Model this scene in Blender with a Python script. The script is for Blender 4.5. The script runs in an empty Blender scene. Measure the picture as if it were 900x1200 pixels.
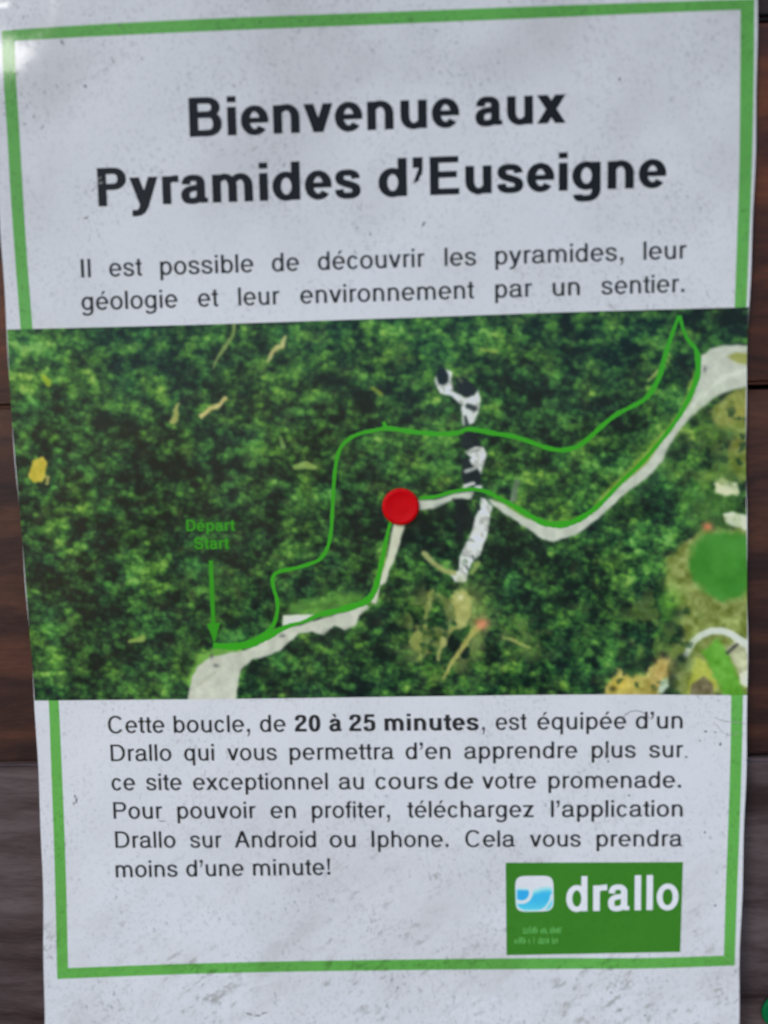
import bpy, bmesh, math, random
import numpy as np
from mathutils import Vector, Matrix, geometry

random.seed(7)
rng = np.random.default_rng(11)
S = bpy.context.scene
COL = S.collection
MM = 0.001
Z0 = 1.5                      # height of the notice's centre above the ground (m)

# ------------------------------------------------------------------ camera, world, sun, exposure
FPX = 960.0                                                # focal length in pixels of the 900x1200 photograph
R = np.array([[0.99949667, -0.02361319, -0.02118568],
              [0.02161508, 0.99570362, -0.09003935],
              [0.02322078, 0.0895361, 0.99571285]])        # sheet frame (x right, y up, z out of the board) -> camera
CAMP = np.array([6.473, 23.148, 235.628])                  # mm in the sheet frame


def P3(x, y, z):
    """sheet frame in mm -> world in m (board upright, facing -Y)"""
    return Vector((x * MM, -z * MM, Z0 + y * MM))


cam = bpy.data.cameras.new('camera')
cam.sensor_fit = 'VERTICAL'
cam.sensor_height = 24.0
cam.lens = 24.0 * FPX / 1200.0
cam.clip_start = 0.01
cam.clip_end = 50
co = bpy.data.objects.new('camera', cam)
COL.objects.link(co)
S.camera = co
ax = [Vector((R[i][0], -R[i][2], R[i][1])) for i in range(3)]
m = Matrix((ax[0], ax[1], ax[2])).transposed().to_4x4()
m.translation = P3(*CAMP)
co.matrix_world = m
cam.dof.use_dof = True
cam.dof.focus_distance = 0.262
cam.dof.aperture_fstop = 2.8

SUN_EL, SUN_AZ = 33.0, 31.0                                # azimuth to the left of the board's facing direction
el, az = math.radians(SUN_EL), math.radians(SUN_AZ)
SUND = Vector((-math.sin(az) * math.cos(el), -math.cos(az) * math.cos(el), math.sin(el)))
w = bpy.data.worlds.new('World')
S.world = w
w.use_nodes = True
nt = w.node_tree
sky = nt.nodes.new('ShaderNodeTexSky')
sky.sky_type = 'NISHITA'
sky.sun_disc = False
sky.sun_elevation = el
sky.sun_rotation = math.atan2(SUND.x, SUND.y)
sky.air_density = 1.0
sky.dust_density = 0.6
sky.ozone_density = 3.0
nt.links.new(sky.outputs[0], nt.nodes['Background'].inputs[0])
nt.nodes['Background'].inputs[1].default_value = 0.15
sl = bpy.data.lights.new('sun', 'SUN')
sl.energy = 0.85
sl.angle = math.radians(12)
sl.color = (1.0, 0.97, 0.93)
so = bpy.data.objects.new('sun', sl)
COL.objects.link(so)
so.rotation_euler = SUND.to_track_quat('Z', 'Y').to_euler()
so.location = (-1, -2, 3)

vs = S.view_settings
vs.view_transform = 'Standard'
vs.look = 'None'
vs.exposure = 0.27
vs.gamma = 1.0
vs.use_curve_mapping = False


# ------------------------------------------------------------------ the sheet's surface
def smooth(t):
    t = np.clip(t, 0, 1)
    return t * t * (3 - 2 * t)


def height(x, y):
    """how far the laminated sheet stands off the board (mm)"""
    x = np.asarray(x, float)
    y = np.asarray(y, float)
    h = 3.4 + 0.25 * np.sin(x / 31.0 + 0.6) * np.sin(y / 44.0 + 1.0)
    h = h + 0.16 * np.sin(x / 11.0 + y / 17.0) + 0.1 * np.sin(x / 7.0 - y / 9.0 + 2 * np.sin(y / 30.0))
    h = h + 16.0 * np.clip((-y + 20) / 160.0, 0, 2) ** 2          # lower end bows away from the board
    a = np.clip((y - 117) / 21.0, 0, 1.3)
    h = h - 1.7 * a ** 2 * smooth((-84 - x) / 16.0)              # upper left corner sinks back
    return np.maximum(h, 0.25)


def to_sheet(px, py, lift=0.0):
    """pixel of the photograph -> point on the sheet (mm, sheet frame)"""
    px = np.asarray(px, float)
    py = np.asarray(py, float)
    d = np.stack([(px - 450) / FPX, -(py - 600) / FPX, -np.ones_like(px)], -1) @ R
    z = np.full(px.shape, 2.0)
    for _ in range(4):
        t = (z - CAMP[2]) / d[..., 2]
        x = CAMP[0] + t * d[..., 0]
        y = CAMP[1] + t * d[..., 1]
        z = height(x, y)
    return x, y, z + lift


def world_pts(px, py, lift=0.0):
    x, y, z = to_sheet(px, py, lift)
    return np.stack([x * MM, -z * MM, Z0 + y * MM], -1)


# ------------------------------------------------------------------ helpers
def lin(c):
    c = np.asarray(c, float) / 255.0
    return np.where(c <= 0.04045, c / 12.92, ((c + 0.055) / 1.055) ** 2.4)


PAPER_SEEN = lin((182, 182, 200))


def ink(c, k=0.8):
    """print colour on the white paper that reads as the given colour under the picture's light"""
    return tuple(np.clip(lin(c) / PAPER_SEEN * k, 0.004, 0.9))


def link(o, parent=None):
    COL.objects.link(o)
    if parent:
        o.parent = parent
    return o


def tag(o, label=None, cat=None, group=None, kind=None):
    if label: o['label'] = label
    if cat: o['category'] = cat
    if group: o['group'] = group
    if kind: o['kind'] = kind
    return o


def mesh_obj(name, verts, faces, mat, parent=None, smooth_shade=False):
    me = bpy.data.meshes.new(name)
    me.from_pydata([tuple(v) for v in verts], [], [tuple(f) for f in faces])
    me.materials.append(mat)
    if smooth_shade:
        for p in me.polygons: p.use_smooth = True
    me.update()
    return link(bpy.data.objects.new(name, me), parent)


def grid_mesh(name, PX, PY, lift, mat, parent=None):
    """rows x cols arrays of pixels -> smooth sheet lying on the notice"""
    r, c = PX.shape
    V = world_pts(PX, PY, lift).reshape(-1, 3).astype(np.float32)
    i = np.arange(r * c).reshape(r, c)
    F = np.stack([i[:-1, :-1], i[1:, :-1], i[1:, 1:], i[:-1, 1:]], -1).reshape(-1, 4).astype(np.int32)
    me = bpy.data.meshes.new(name)
    me.vertices.add(len(V))
    me.vertices.foreach_set('co', V.ravel())
    me.loops.add(F.size)
    me.loops.foreach_set('vertex_index', F.ravel())
    me.polygons.add(len(F))
    me.polygons.foreach_set('loop_start', np.arange(0, F.size, 4, dtype=np.int32))
    me.polygons.foreach_set('use_smooth', np.ones(len(F), dtype=bool))
    me.update(calc_edges=True)
    me.materials.append(mat)
    return link(bpy.data.objects.new(name, me), parent)


def curve_fn(pts):
    """smooth function through (y, x) knots (Catmull-Rom on uneven knots)"""
    ks = np.array([p[0] for p in pts], float)
    vs_ = np.array([p[1] for p in pts], float)
    g = np.gradient(vs_, ks)

    def f(y):
        y = np.asarray(y, float)
        i = np.clip(np.searchsorted(ks, y) - 1, 0, len(ks) - 2)
        h = ks[i + 1] - ks[i]
        t = (y - ks[i]) / h
        a, b = vs_[i], vs_[i + 1]
        out = (2 * t**3 - 3 * t**2 + 1) * a + (t**3 - 2 * t**2 + t) * h * g[i] + (-2 * t**3 + 3 * t**2) * b + (t**3 - t**2) * h * g[i + 1]
        out = np.where(y < ks[0], vs_[0] + (y - ks[0]) * g[0], out)
        return np.where(y > ks[-1], vs_[-1] + (y - ks[-1]) * g[-1], out)
    return f


# ------------------------------------------------------------------ materials
def new_mat(name):
    mt = bpy.data.materials.new(name)
    mt.use_nodes = True
    return mt, mt.node_tree, mt.node_tree.nodes['Principled BSDF']


def grime_shade_group():
    """dust, specks and streaks that settled on the notice, plus a painted shade towards its top, shared by everything printed on it"""
    g = bpy.data.node_groups.new('grime_shade', 'ShaderNodeTree')
    g.interface.new_socket('Color', in_out='INPUT', socket_type='NodeSocketColor')
    g.interface.new_socket('Amount', in_out='INPUT', socket_type='NodeSocketFloat')
    g.interface.new_socket('Color', in_out='OUTPUT', socket_type='NodeSocketColor')
    g.interface.new_socket('Normal', in_out='OUTPUT', socket_type='NodeSocketVector')
    g.interface.new_socket('Roughness', in_out='OUTPUT', socket_type='NodeSocketFloat')
    N, L = g.nodes, g.links
    gi, go = N.new('NodeGroupInput'), N.new('NodeGroupOutput')
    geo = N.new('ShaderNodeNewGeometry')

    def vec(scale, rot=(0, 0, 0)):
        mp = N.new('ShaderNodeMapping')
        mp.inputs['Scale'].default_value = scale
        mp.inputs['Rotation'].default_value = rot
        L.new(geo.outputs['Position'], mp.inputs['Vector'])
        return mp.outputs[0]

    def noise(v, scale, detail=3, rough=0.55):
        n = N.new('ShaderNodeTexNoise')
        n.inputs['Scale'].default_value = scale
        n.inputs['Detail'].default_value = detail
        n.inputs['Roughness'].default_value = rough
        L.new(v, n.inputs['Vector'])
        return n.outputs['Fac']

    def rmp(v, a, b, lo=0.0, hi=1.0):
        r = N.new('ShaderNodeMapRange')
        r.interpolation_type = 'SMOOTHSTEP'
        for i, x in enumerate((a, b, lo, hi)): r.inputs[i + 1].default_value = x
        L.new(v, r.inputs[0])
        return r.outputs[0]

    def tex(scale, deg):
        mp = N.new('ShaderNodeMapping')
        mp.vector_type = 'TEXTURE'
        mp.inputs['Scale'].default_value = scale
        mp.inputs['Rotation'].default_value = (0, math.radians(deg), 0)
        L.new(geo.outputs['Position'], mp.inputs['Vector'])
        return mp.outputs[0]

    def math_(op, a, b):
        n = N.new('ShaderNodeMath')
        n.operation = op
        for i, x in enumerate((a, b)):
            if isinstance(x, (int, float)): n.inputs[i].default_value = x
            else: L.new(x, n.inputs[i])
        return n.outputs[0]

    def mul(col, c2, fac):
        mx = N.new('ShaderNodeMix')
        mx.data_type = 'RGBA'
        mx.blend_type = 'MULTIPLY'
        if isinstance(fac, (int, float)): mx.inputs[0].default_value = fac
        else: L.new(fac, mx.inputs[0])
        L.new(col, mx.inputs[6])
        mx.inputs[7].default_value = (*c2, 1)
        return mx.outputs[2]

    base = vec((1, 1, 1))
    streak = tex((1, 1, 1.7), -14)
    lowst = tex((2.3, 1, 1), -32)
    sep = N.new('ShaderNodeSeparateXYZ')
    L.new(geo.outputs['Position'], sep.inputs[0])
    top = rmp(sep.outputs['Z'], Z0 + 0.04, Z0 + 0.15)         # denser specks on the upper part, also its painted shade ...
    low = rmp(sep.outputs['Z'], Z0 - 0.07, Z0 - 0.14)         # ... and smears on the lower end
    patch = rmp(noise(base, 55, 3), 0.38, 0.62)
    fine = rmp(noise(base, 1000, 3, .7), 0.50, 0.70)
    speck = rmp(noise(streak, 850, 3, .6), 0.60, 0.75)
    coarse = rmp(noise(streak, 420, 4, .7), 0.61, 0.74)
    smear = rmp(noise(lowst, 420, 4, .7), 0.53, 0.66)
    wash = rmp(noise(lowst, 60, 5, .7), .46, .66)
    cloud = rmp(noise(base, 26, 4), 0.4, 0.7)
    k = math_('ADD', 0.22, math_('MULTIPLY', patch, 0.65))
    k = math_('ADD', k, math_('MULTIPLY', math_('ADD', top, low), 0.35))
    amt = gi.outputs['Amount']
    c = gi.outputs['Color']
    c = mul(c, (.78, .78, .80), math_('MULTIPLY', math_('MULTIPLY', fine, k), amt))
    c = mul(c, (.58, .58, .60), math_('MULTIPLY', math_('MULTIPLY', speck, k), amt))
    c = mul(c, (.62, .60, .58), math_('MULTIPLY', math_('MULTIPLY', coarse, math_('MULTIPLY', k, patch)), amt))
    c = mul(c, (.62, .61, .58), math_('MULTIPLY', math_('MULTIPLY', smear, math_('ADD', 0.04, math_('MULTIPLY', low, math_('MULTIPLY', rmp(noise(base, 38, 3), .42, .60), .95)))), amt))
    c = mul(c, (.86, .85, .83), math_('MULTIPLY', math_('MULTIPLY', wash, low), amt))
    c = mul(c, (.79, .79, .79), math_('MULTIPLY', math_('MULTIPLY', top, math_('ADD', .6, math_('MULTIPLY', cloud, .4))), amt))  # weaker light on the upper sheet, painted into the colour as a grey film
    c = mul(c, (.92, .915, .91), math_('MULTIPLY', cloud, amt))
    L.new(c, go.inputs['Color'])
    bp = N.new('ShaderNodeBump')
    bp.inputs['Distance'].default_value = 0.00006
    bp.inputs['Strength'].default_value = 0.6
    hsum = math_('ADD', noise(streak, 420, 4, .65), math_('MULTIPLY', noise(base, 120, 3), 2.0))
    L.new(hsum, bp.inputs['Height'])
    L.new(bp.outputs[0], go.inputs['Normal'])
    ro = math_('ADD', 0.08, math_('MULTIPLY', noise(base, 200, 4), 0.14))
    L.new(ro, go.inputs['Roughness'])
    return g


GRIME_SHADE = grime_shade_group()


def print_mat(name, col=None, attr=None, amount=1.0, spec=0.14):
    mt, t, b = new_mat(name)
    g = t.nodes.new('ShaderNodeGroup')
    g.node_tree = GRIME_SHADE
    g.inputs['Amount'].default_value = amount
    if attr:
        a = t.nodes.new('ShaderNodeAttribute')
        a.attribute_name = attr
        t.links.new(a.outputs['Color'], g.inputs['Color'])
    else:
        g.inputs['Color'].default_value = (*col, 1)
    t.links.new(g.outputs['Color'], b.inputs['Base Color'])
    t.links.new(g.outputs['Normal'], b.inputs['Normal'])
    t.links.new(g.outputs['Roughness'], b.inputs['Roughness'])
    b.inputs['Specular IOR Level'].default_value = spec
    return mt


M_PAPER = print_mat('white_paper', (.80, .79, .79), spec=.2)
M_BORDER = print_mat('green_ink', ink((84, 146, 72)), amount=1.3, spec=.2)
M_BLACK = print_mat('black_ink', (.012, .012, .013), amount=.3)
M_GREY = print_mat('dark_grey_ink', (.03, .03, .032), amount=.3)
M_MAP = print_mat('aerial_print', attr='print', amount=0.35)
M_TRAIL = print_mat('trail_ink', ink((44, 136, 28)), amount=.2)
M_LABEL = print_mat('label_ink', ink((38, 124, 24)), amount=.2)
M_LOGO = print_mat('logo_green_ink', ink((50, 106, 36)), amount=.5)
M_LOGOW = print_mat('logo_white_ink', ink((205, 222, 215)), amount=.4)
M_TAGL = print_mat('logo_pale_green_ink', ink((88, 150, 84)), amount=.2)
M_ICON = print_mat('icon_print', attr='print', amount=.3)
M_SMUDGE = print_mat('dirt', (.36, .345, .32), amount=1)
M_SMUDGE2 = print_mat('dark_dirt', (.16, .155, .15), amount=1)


def wood_mat(name, c1, c2, c3, seed, gloss=0.45):
    mt, t, b = new_mat(name)
    N, L = t.nodes, t.links
    tc = N.new('ShaderNodeTexCoord')
    mp = N.new('ShaderNodeMapping')
    mp.inputs['Scale'].default_value = (1.3, 1.0, 7.0)
    mp.inputs['Location'].default_value = (seed * 1.7, seed, seed * .6)
    L.new(tc.outputs['Object'], mp.inputs[0])
    n1 = N.new('ShaderNodeTexNoise')
    n1.inputs['Scale'].default_value = 9
    n1.inputs['Detail'].default_value = 8
    n1.inputs['Roughness'].default_value = .65
    n1.inputs['Distortion'].default_value = .6
    L.new(mp.outputs[0], n1.inputs['Vector'])
    n2 = N.new('ShaderNodeTexNoise')
    n2.inputs['Scale'].default_value = 90
    n2.inputs['Detail'].default_value = 5
    n2.inputs['Roughness'].default_value = .7
    L.new(mp.outputs[0], n2.inputs['Vector'])
    r = N.new('ShaderNodeValToRGB')
    e = r.color_ramp.elements
    e[0].position = .36
    e[0].color = (*lin(c1), 1)
    e[1].position = .66
    e[1].color = (*lin(c3), 1)
    x = e.new(.5)
    x.color = (*lin(c2), 1)
    L.new(n1.outputs['Fac'], r.inputs[0])
    mx = N.new('ShaderNodeMix')
    mx.data_type = 'RGBA'
    mx.blend_type = 'MULTIPLY'
    mr = N.new('ShaderNodeMapRange')
    for i, v in enumerate((.45, .75, 0., .55)): mr.inputs[i + 1].default_value = v
    L.new(n2.outputs['Fac'], mr.inputs[0])
    L.new(mr.outputs[0], mx.inputs[0])
    L.new(r.outputs[0], mx.inputs[6])
    mx.inputs[7].default_value = (.4, .36, .36, 1)
    L.new(mx.outputs[2], b.inputs['Base Color'])
    bp = N.new('ShaderNodeBump')
    bp.inputs['Distance'].default_value = .0002
    bp.inputs['Strength'].default_value = .5
    L.new(n2.outputs['Fac'], bp.inputs['Height'])
    L.new(bp.outputs[0], b.inputs['Normal'])
    b.inputs['Roughness'].default_value = gloss
    b.inputs['Specular IOR Level'].default_value = .25
    return mt


# ------------------------------------------------------------------ wooden board behind the notice
board = link(bpy.data.objects.new('wooden_board', None))
board.location = P3(0, 0, -22)
tag(board, 'dark brown stained board of wide horizontal planks behind the printed notice', 'board')
# plank joints measured up the sheet (mm); the boards run a degree off the sheet's own edges
joints = [330, 222, 133, 35, -72, -180, -290]
tones = [((34, 24, 22), (62, 40, 33), (84, 56, 42)),
         ((34, 24, 22), (62, 40, 33), (84, 56, 42)),
         ((34, 19, 16), (70, 37, 25), (108, 58, 32)),
         ((34, 22, 24), (62, 38, 33), (92, 56, 42)),
         ((58, 44, 44), (88, 74, 74), (112, 98, 98)),
         ((62, 46, 44), (90, 75, 74), (112, 98, 98))]
for k in range(6):
    hi, lo = joints[k], joints[k + 1]
    bm = bmesh.new()
    bmesh.ops.create_cube(bm, size=1)
    for v in bm.verts:
        v.co.x *= 0.86
        v.co.y *= 0.02
        v.co.z *= (hi - lo - .5) * MM
    bmesh.ops.bevel(bm, geom=bm.edges[:], offset=.0011, segments=3, affect='EDGES')
    me = bpy.data.meshes.new('plank')
    bm.to_mesh(me)
    bm.free()
    me.materials.append(wood_mat('stained_wood', *tones[k], seed=3.1 * k + 1, gloss=.5 if k < 4 else .38))
    o = link(bpy.data.objects.new('plank', me), board)
    o.location = Vector((0, (-12.0 + 0.25 * (k % 2)) * MM, (hi + lo) / 2 * MM))
    o.rotation_euler = (0, math.radians(-.35), 0)
    o.rotation_euler[1] = math.radians([0.6, 0.6, 0.35, -.2, -.5, -.5][k]) * -1
bm = bmesh.new()
bmesh.ops.create_cube(bm, size=1)
for v in bm.verts: v.co = Vector((v.co.x * .85, v.co.y * .012, v.co.z * .61))
me = bpy.data.meshes.new('backing_panel')
bm.to_mesh(me)
bm.free()
me.materials.append(wood_mat('backing_wood', (20, 15, 14), (30, 22, 20), (40, 30, 26), 9, .7))
o = link(bpy.data.objects.new('backing_panel', me), board)
o.location = Vector((0, 6 * MM, 20 * MM))
# dark knot in the plank at the left edge of the notice
def knot(px, py, rx, ry):
    d = np.array([(px - 450) / FPX, -(py - 600) / FPX, -1.0]) @ R
    t = (0.3 - CAMP[2]) / d[2]
    x, y = CAMP[0] + t * d[0], CAMP[1] + t * d[1]
    vs_, fs = [(x, y)], []
    n = 20
    for i in range(n):
        a = 2 * math.pi * i / n
        q = 1 + .12 * math.sin(3 * a + 1) + .08 * math.sin(5 * a)
        vs_.append((x + rx * q * math.cos(a), y + ry * q * math.sin(a)))
    base = board.location
    vv = [P3(a, b, -1.95 if i == 0 else -1.98) - base for i, (a, b) in enumerate(vs_)]
    fs = [(0, i + 1, (i + 1) % n + 1) for i in range(n)]
    return vv, fs


# ------------------------------------------------------------------ the notice: sheet
notice = link(bpy.data.objects.new('trail_notice', None))
notice.location = P3(0, 0, 0)
tag(notice, 'laminated white notice with green border and aerial trail map fixed on the dark planks', 'notice')
_link = link


def nlink(o):
    """keep world coordinates under the notice's empty"""
    o.parent = notice
    o.matrix_parent_inverse = Matrix.Translation(-notice.location)
    return o


def sub(o, parent):
    o.parent = parent
    return o


L_EDGE = curve_fn([(-60, -9), (40, -5.5), (150, -3), (270, 0.5), (385, 8), (455, 11.3), (550, 18.5), (600, 23), (700, 31),
                   (820, 40.3), (900, 44.5), (1000, 49), (1100, 51), (1200, 52), (1250, 52.5)])
R_EDGE = curve_fn([(-60, 889), (0, 887.6), (100, 886.6), (200, 884.5), (300, 880.5), (360, 877.8), (420, 875.5), (480, 874.4), (600, 875),
                   (720, 876), (815, 876), (880, 874.8), (960, 872.5), (1040, 869.8), (1100, 867.6), (1200, 866), (1250, 865.5)])

ys = np.linspace(-58, 1243, 260)
us = np.linspace(0, 1, 150)
PX = L_EDGE(ys)[:, None] * (1 - us) + R_EDGE(ys)[:, None] * us
PX = PX + 0.5 * np.sin(ys / 23.0)[:, None] * ((us < .001) | (us > .999))
PY = np.repeat(ys[:, None], len(us), 1)
V1 = world_pts(PX, PY).reshape(-1, 3)
V2 = world_pts(PX, PY, -0.28).reshape(-1, 3)
nr, nc = PX.shape
F = []
for i in range(nr - 1):
    for j in range(nc - 1):
        a = i * nc + j
        F.append((a, a + nc, a + nc + 1, a + 1))
n1 = nr * nc
F += [tuple(n1 + q for q in reversed(f)) for f in F]
for i in range(nr - 1):
    a = i * nc
    F.append((a, n1 + a, n1 + a + nc, a + nc))
    a = i * nc + nc - 1
    F.append((a, a + nc, n1 + a + nc, n1 + a))
for j in range(nc - 1):
    F.append((j, j + 1, n1 + j + 1, n1 + j))
    a = (nr - 1) * nc + j
    F.append((a, n1 + a, n1 + a + 1, a + 1))
sheet = nlink(mesh_obj('sheet', np.concatenate([V1, V2]), F, M_PAPER, smooth_shade=True))
try:
    sheet.data.set_sharp_from_angle(angle=math.radians(40))
except Exception:
    pass

# ------------------------------------------------------------------ green border (four printed strips)
BO_L = curve_fn([(36, 1.8), (100, 4.6), (150, 8), (220, 12), (300, 17.5), (384, 24), (500, 32.8), (620, 42), (720, 49.5), (820, 57), (900, 60), (1000, 63.6), (1147, 67)])
BI_L = curve_fn([(36, 16.5), (100, 19.3), (150, 22.5), (220, 26.5), (300, 31.5), (384, 38), (500, 46.3), (620, 54.5), (720, 61.5), (820, 68.6), (900, 72.4), (1000, 76.4), (1147, 80)])
BO_R = curve_fn([(-4, 884.2), (100, 883.3), (200, 881), (300, 877.2), (358, 874.8), (480, 871), (600, 870.8), (720, 870.8), (811, 870.6), (880, 869.4), (960, 867), (1040, 864), (1131, 861)])
BI_R = curve_fn([(-4, 867.8), (100, 867.3), (200, 866.2), (300, 863), (358, 861), (480, 857.5), (600, 857), (720, 857), (811, 856.8), (880, 856), (960, 853.6), (1040, 850.6), (1131, 848)])
T_O = curve_fn([(0, 36.2), (40, 33.2), (225, 22.8), (450, 14.2), (650, 6.6), (867, -0.6), (887, -1.2)])
T_I = curve_fn([(0, 49), (40, 46.6), (225, 37.4), (450, 28.6), (650, 20.4), (835, 12.6), (887, 11)])
B_O = curve_fn([(60, 1147.6), (225, 1141.4), (450, 1137.2), (650, 1135.6), (760, 1135), (861, 1131.5)])
B_I = curve_fn([(60, 1135.2), (225, 1129.2), (450, 1124.8), (650, 1122.8), (760, 1122.6), (861, 1119.4)])
MAP_T = curve_fn([(0, 386.4), (230, 380.6), (450, 373.3), (660, 366), (875, 360)])
MAP_B = curve_fn([(30, 820.8), (300, 818.4), (500, 815.8), (700, 813.8), (875, 814.6)])


def strip_v(fo, fi, top, bot, lift):
    t = np.linspace(0, 1, 90)
    yo, yi = top[0] + (bot[0] - top[0]) * t, top[1] + (bot[1] - top[1]) * t
    xo, xi = fo(yo), fi(yi)
    u = np.linspace(0, 1, 5)
    PX = xo[:, None] * (1 - u) + xi[:, None] * u
    PY = yo[:, None] * (1 - u) + yi[:, None] * u
    if PX[0, 0] > PX[0, -1]: PX, PY = PX[:, ::-1], PY[:, ::-1]
    return grid_mesh('border_strip', PX, PY, lift, M_BORDER)


def strip_h(fo, fi, x0, x1, lift):
    u = np.linspace(0, 1, 160)
    xo = x0[0] + (x1[0] - x0[0]) * u
    xi = x0[1] + (x1[1] - x0[1]) * u
    t = np.linspace(0, 1, 5)[:, None]
    PX = xo * (1 - t) + xi * t
    PY = fo(xo) * (1 - t) + fi(xi) * t
    if PY[0, 0] > PY[-1, 0]: PX, PY = PX[::-1], PY[::-1]
    return grid_mesh('border_strip', PX, PY, lift, M_BORDER)


BL = 0.02
MT_l, MT_r = float(MAP_T(30)), float(MAP_T(868))
MB_l, MB_r = float(MAP_B(62)), float(MAP_B(864))
for o in (strip_h(T_O, T_I, (1.8, 16.7), (884.2, 867.8), BL),
          strip_h(B_O, B_I, (67, 79.8), (861, 848), BL),
          strip_v(BO_L, BI_L, (36.1, 48.2), (MT_l, MT_l), BL),
          strip_v(BO_R, BI_R, (-1, 11.3), (MT_r, MT_r), BL),
          strip_v(BO_L, BI_L, (MB_l, MB_l), (1147.3, 1134.5), BL),
          strip_v(BO_R, BI_R, (MB_r, MB_r), (1131.5, 1119.9), BL)):
    nlink(o)

# ------------------------------------------------------------------ the printed aerial photograph
NG = {}


def vnoise(x, y, scale, seed):
    """smooth value noise in 0..1"""
    if seed not in NG: NG[seed] = np.random.default_rng(seed).random((256, 256))
    g = NG[seed]
    x, y = x / scale, y / scale
    xi, yi = np.floor(x).astype(int), np.floor(y).astype(int)
    fx, fy = x - xi, y - yi
    fx, fy = fx * fx * (3 - 2 * fx), fy * fy * (3 - 2 * fy)
    q = lambda a, b: g[b % 256, a % 256]
    return (q(xi, yi) * (1 - fx) + q(xi + 1, yi) * fx) * (1 - fy) + (q(xi, yi + 1) * (1 - fx) + q(xi + 1, yi + 1) * fx) * fy


def fbm(x, y, scale, seed, n=4):
    s, a, t = 0, 1, 0
    for i in range(n):
        s = s + a * vnoise(x, y, scale / 2**i, seed + i)
        t += a
        a *= .55
    return s / t


def crowns(x, y, sp, seed):
    """tree crowns: nearest and second nearest of jittered points; returns edge, tone, lit side"""
    g = np.random.default_rng(seed).random((4, 256, 256))
    gx, gy = np.floor(x / sp).astype(int), np.floor(y / sp).astype(int)
    f1 = np.full(x.shape, 9.)
    f2 = np.full(x.shape, 9.)
    tone = np.zeros(x.shape)
    lx = np.zeros(x.shape)
    for dx in (-1, 0, 1):
        for dy in (-1, 0, 1):
            cx, cy = gx + dx, gy + dy
            a, b = cy % 256, cx % 256
            ox = cx + .1 + .8 * g[0, a, b] - x / sp
            oy = cy + .1 + .8 * g[1, a, b] - y / sp
            d = np.sqrt(ox * ox + oy * oy) / (.75 + .5 * g[3, a, b])
            n = d < f1
            f2 = np.where(n, f1, np.minimum(f2, d))
            tone = np.where(n, g[2, a, b], tone)
            lx = np.where(n, ox + oy, lx)
            f1 = np.where(n, d, f1)
    return f2 - f1, tone, lx, f1


vN, uN = 440, 840
tv = np.linspace(0, 1, vN)[:, None]
tu = np.linspace(0, 1, uN)[None, :]
X = np.zeros((vN, uN))
Y = np.zeros((vN, uN))
Xr = 9 + (877 - 9) * tu + 0 * tv
Y = MAP_T(Xr) * (1 - tv) + MAP_B(Xr) * tv
X = (L_EDGE(Y) + .35) * (1 - tu) + (R_EDGE(Y) - .5) * tu
MX, MY = X, Y


def gauss(cx, cy, rx, ry=None, rot=0):
    ry = ry or rx
    c, s = math.cos(math.radians(rot)), math.sin(math.radians(rot))
    dx, dy = X - cx, Y - cy
    return np.exp(-(((dx * c + dy * s) / rx) ** 2 + ((-dx * s + dy * c) / ry) ** 2))


WX = (fbm(X, Y, 9, 50, 3) - .5)
WY = (fbm(X, Y, 9, 60, 3) - .5)


def poly(pts, soft=1.0, jag=2.0):
    """coverage 0..1 of a polygon with slightly ragged edge"""
    p = np.array(pts, float)
    xx, yy = X + WX * jag * 2, Y + WY * jag * 2
    x0, y0 = p.min(0) - 8
    x1, y1 = p.max(0) + 8
    sel = (X > x0) & (X < x1) & (Y > y0) & (Y < y1)
    a, b = xx[sel], yy[sel]
    ins = np.zeros(a.shape, bool)
    dist = np.full(a.shape, 1e9)
    for i in range(len(p)):
        (ax_, ay_), (bx_, by_) = p[i], p[(i + 1) % len(p)]
        if ay_ != by_:
            ins ^= ((ay_ > b) != (by_ > b)) & (a < (bx_ - ax_) * (b - ay_) / (by_ - ay_) + ax_)
        l2 = (bx_ - ax_) ** 2 + (by_ - ay_) ** 2 + 1e-9
        t = np.clip(((a - ax_) * (bx_ - ax_) + (b - ay_) * (by_ - ay_)) / l2, 0, 1)
        dist = np.minimum(dist, np.hypot(a - ax_ - t * (bx_ - ax_), b - ay_ - t * (by_ - ay_)))
    sd = np.where(ins, dist, -dist)
    out = np.zeros(X.shape)
    out[sel] = smooth(sd / (2 * soft) + .5)
    return out


def line(pts, wd, soft=1.0, jag=1.0):
    p = np.array(pts, float)
    ws = np.broadcast_to(np.asarray(wd, float), (len(p),))
    xx, yy = X + WX * jag * 2, Y + WY * jag * 2
    sd = np.full(X.shape, -1e9)
    for i in range(len(p) - 1):
        (ax_, ay_), (bx_, by_) = p[i], p[i + 1]
        l2 = (bx_ - ax_) ** 2 + (by_ - ay_) ** 2 + 1e-9
        t = np.clip(((xx - ax_) * (bx_ - ax_) + (yy - ay_) * (by_ - ay_)) / l2, 0, 1)
        d = np.hypot(xx - ax_ - t * (bx_ - ax_), yy - ay_ - t * (by_ - ay_))
        sd = np.maximum(sd, (ws[i] * (1 - t) + ws[i + 1] * t) / 2 - d)
    return smooth(sd / (2 * soft) + .5)


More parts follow.
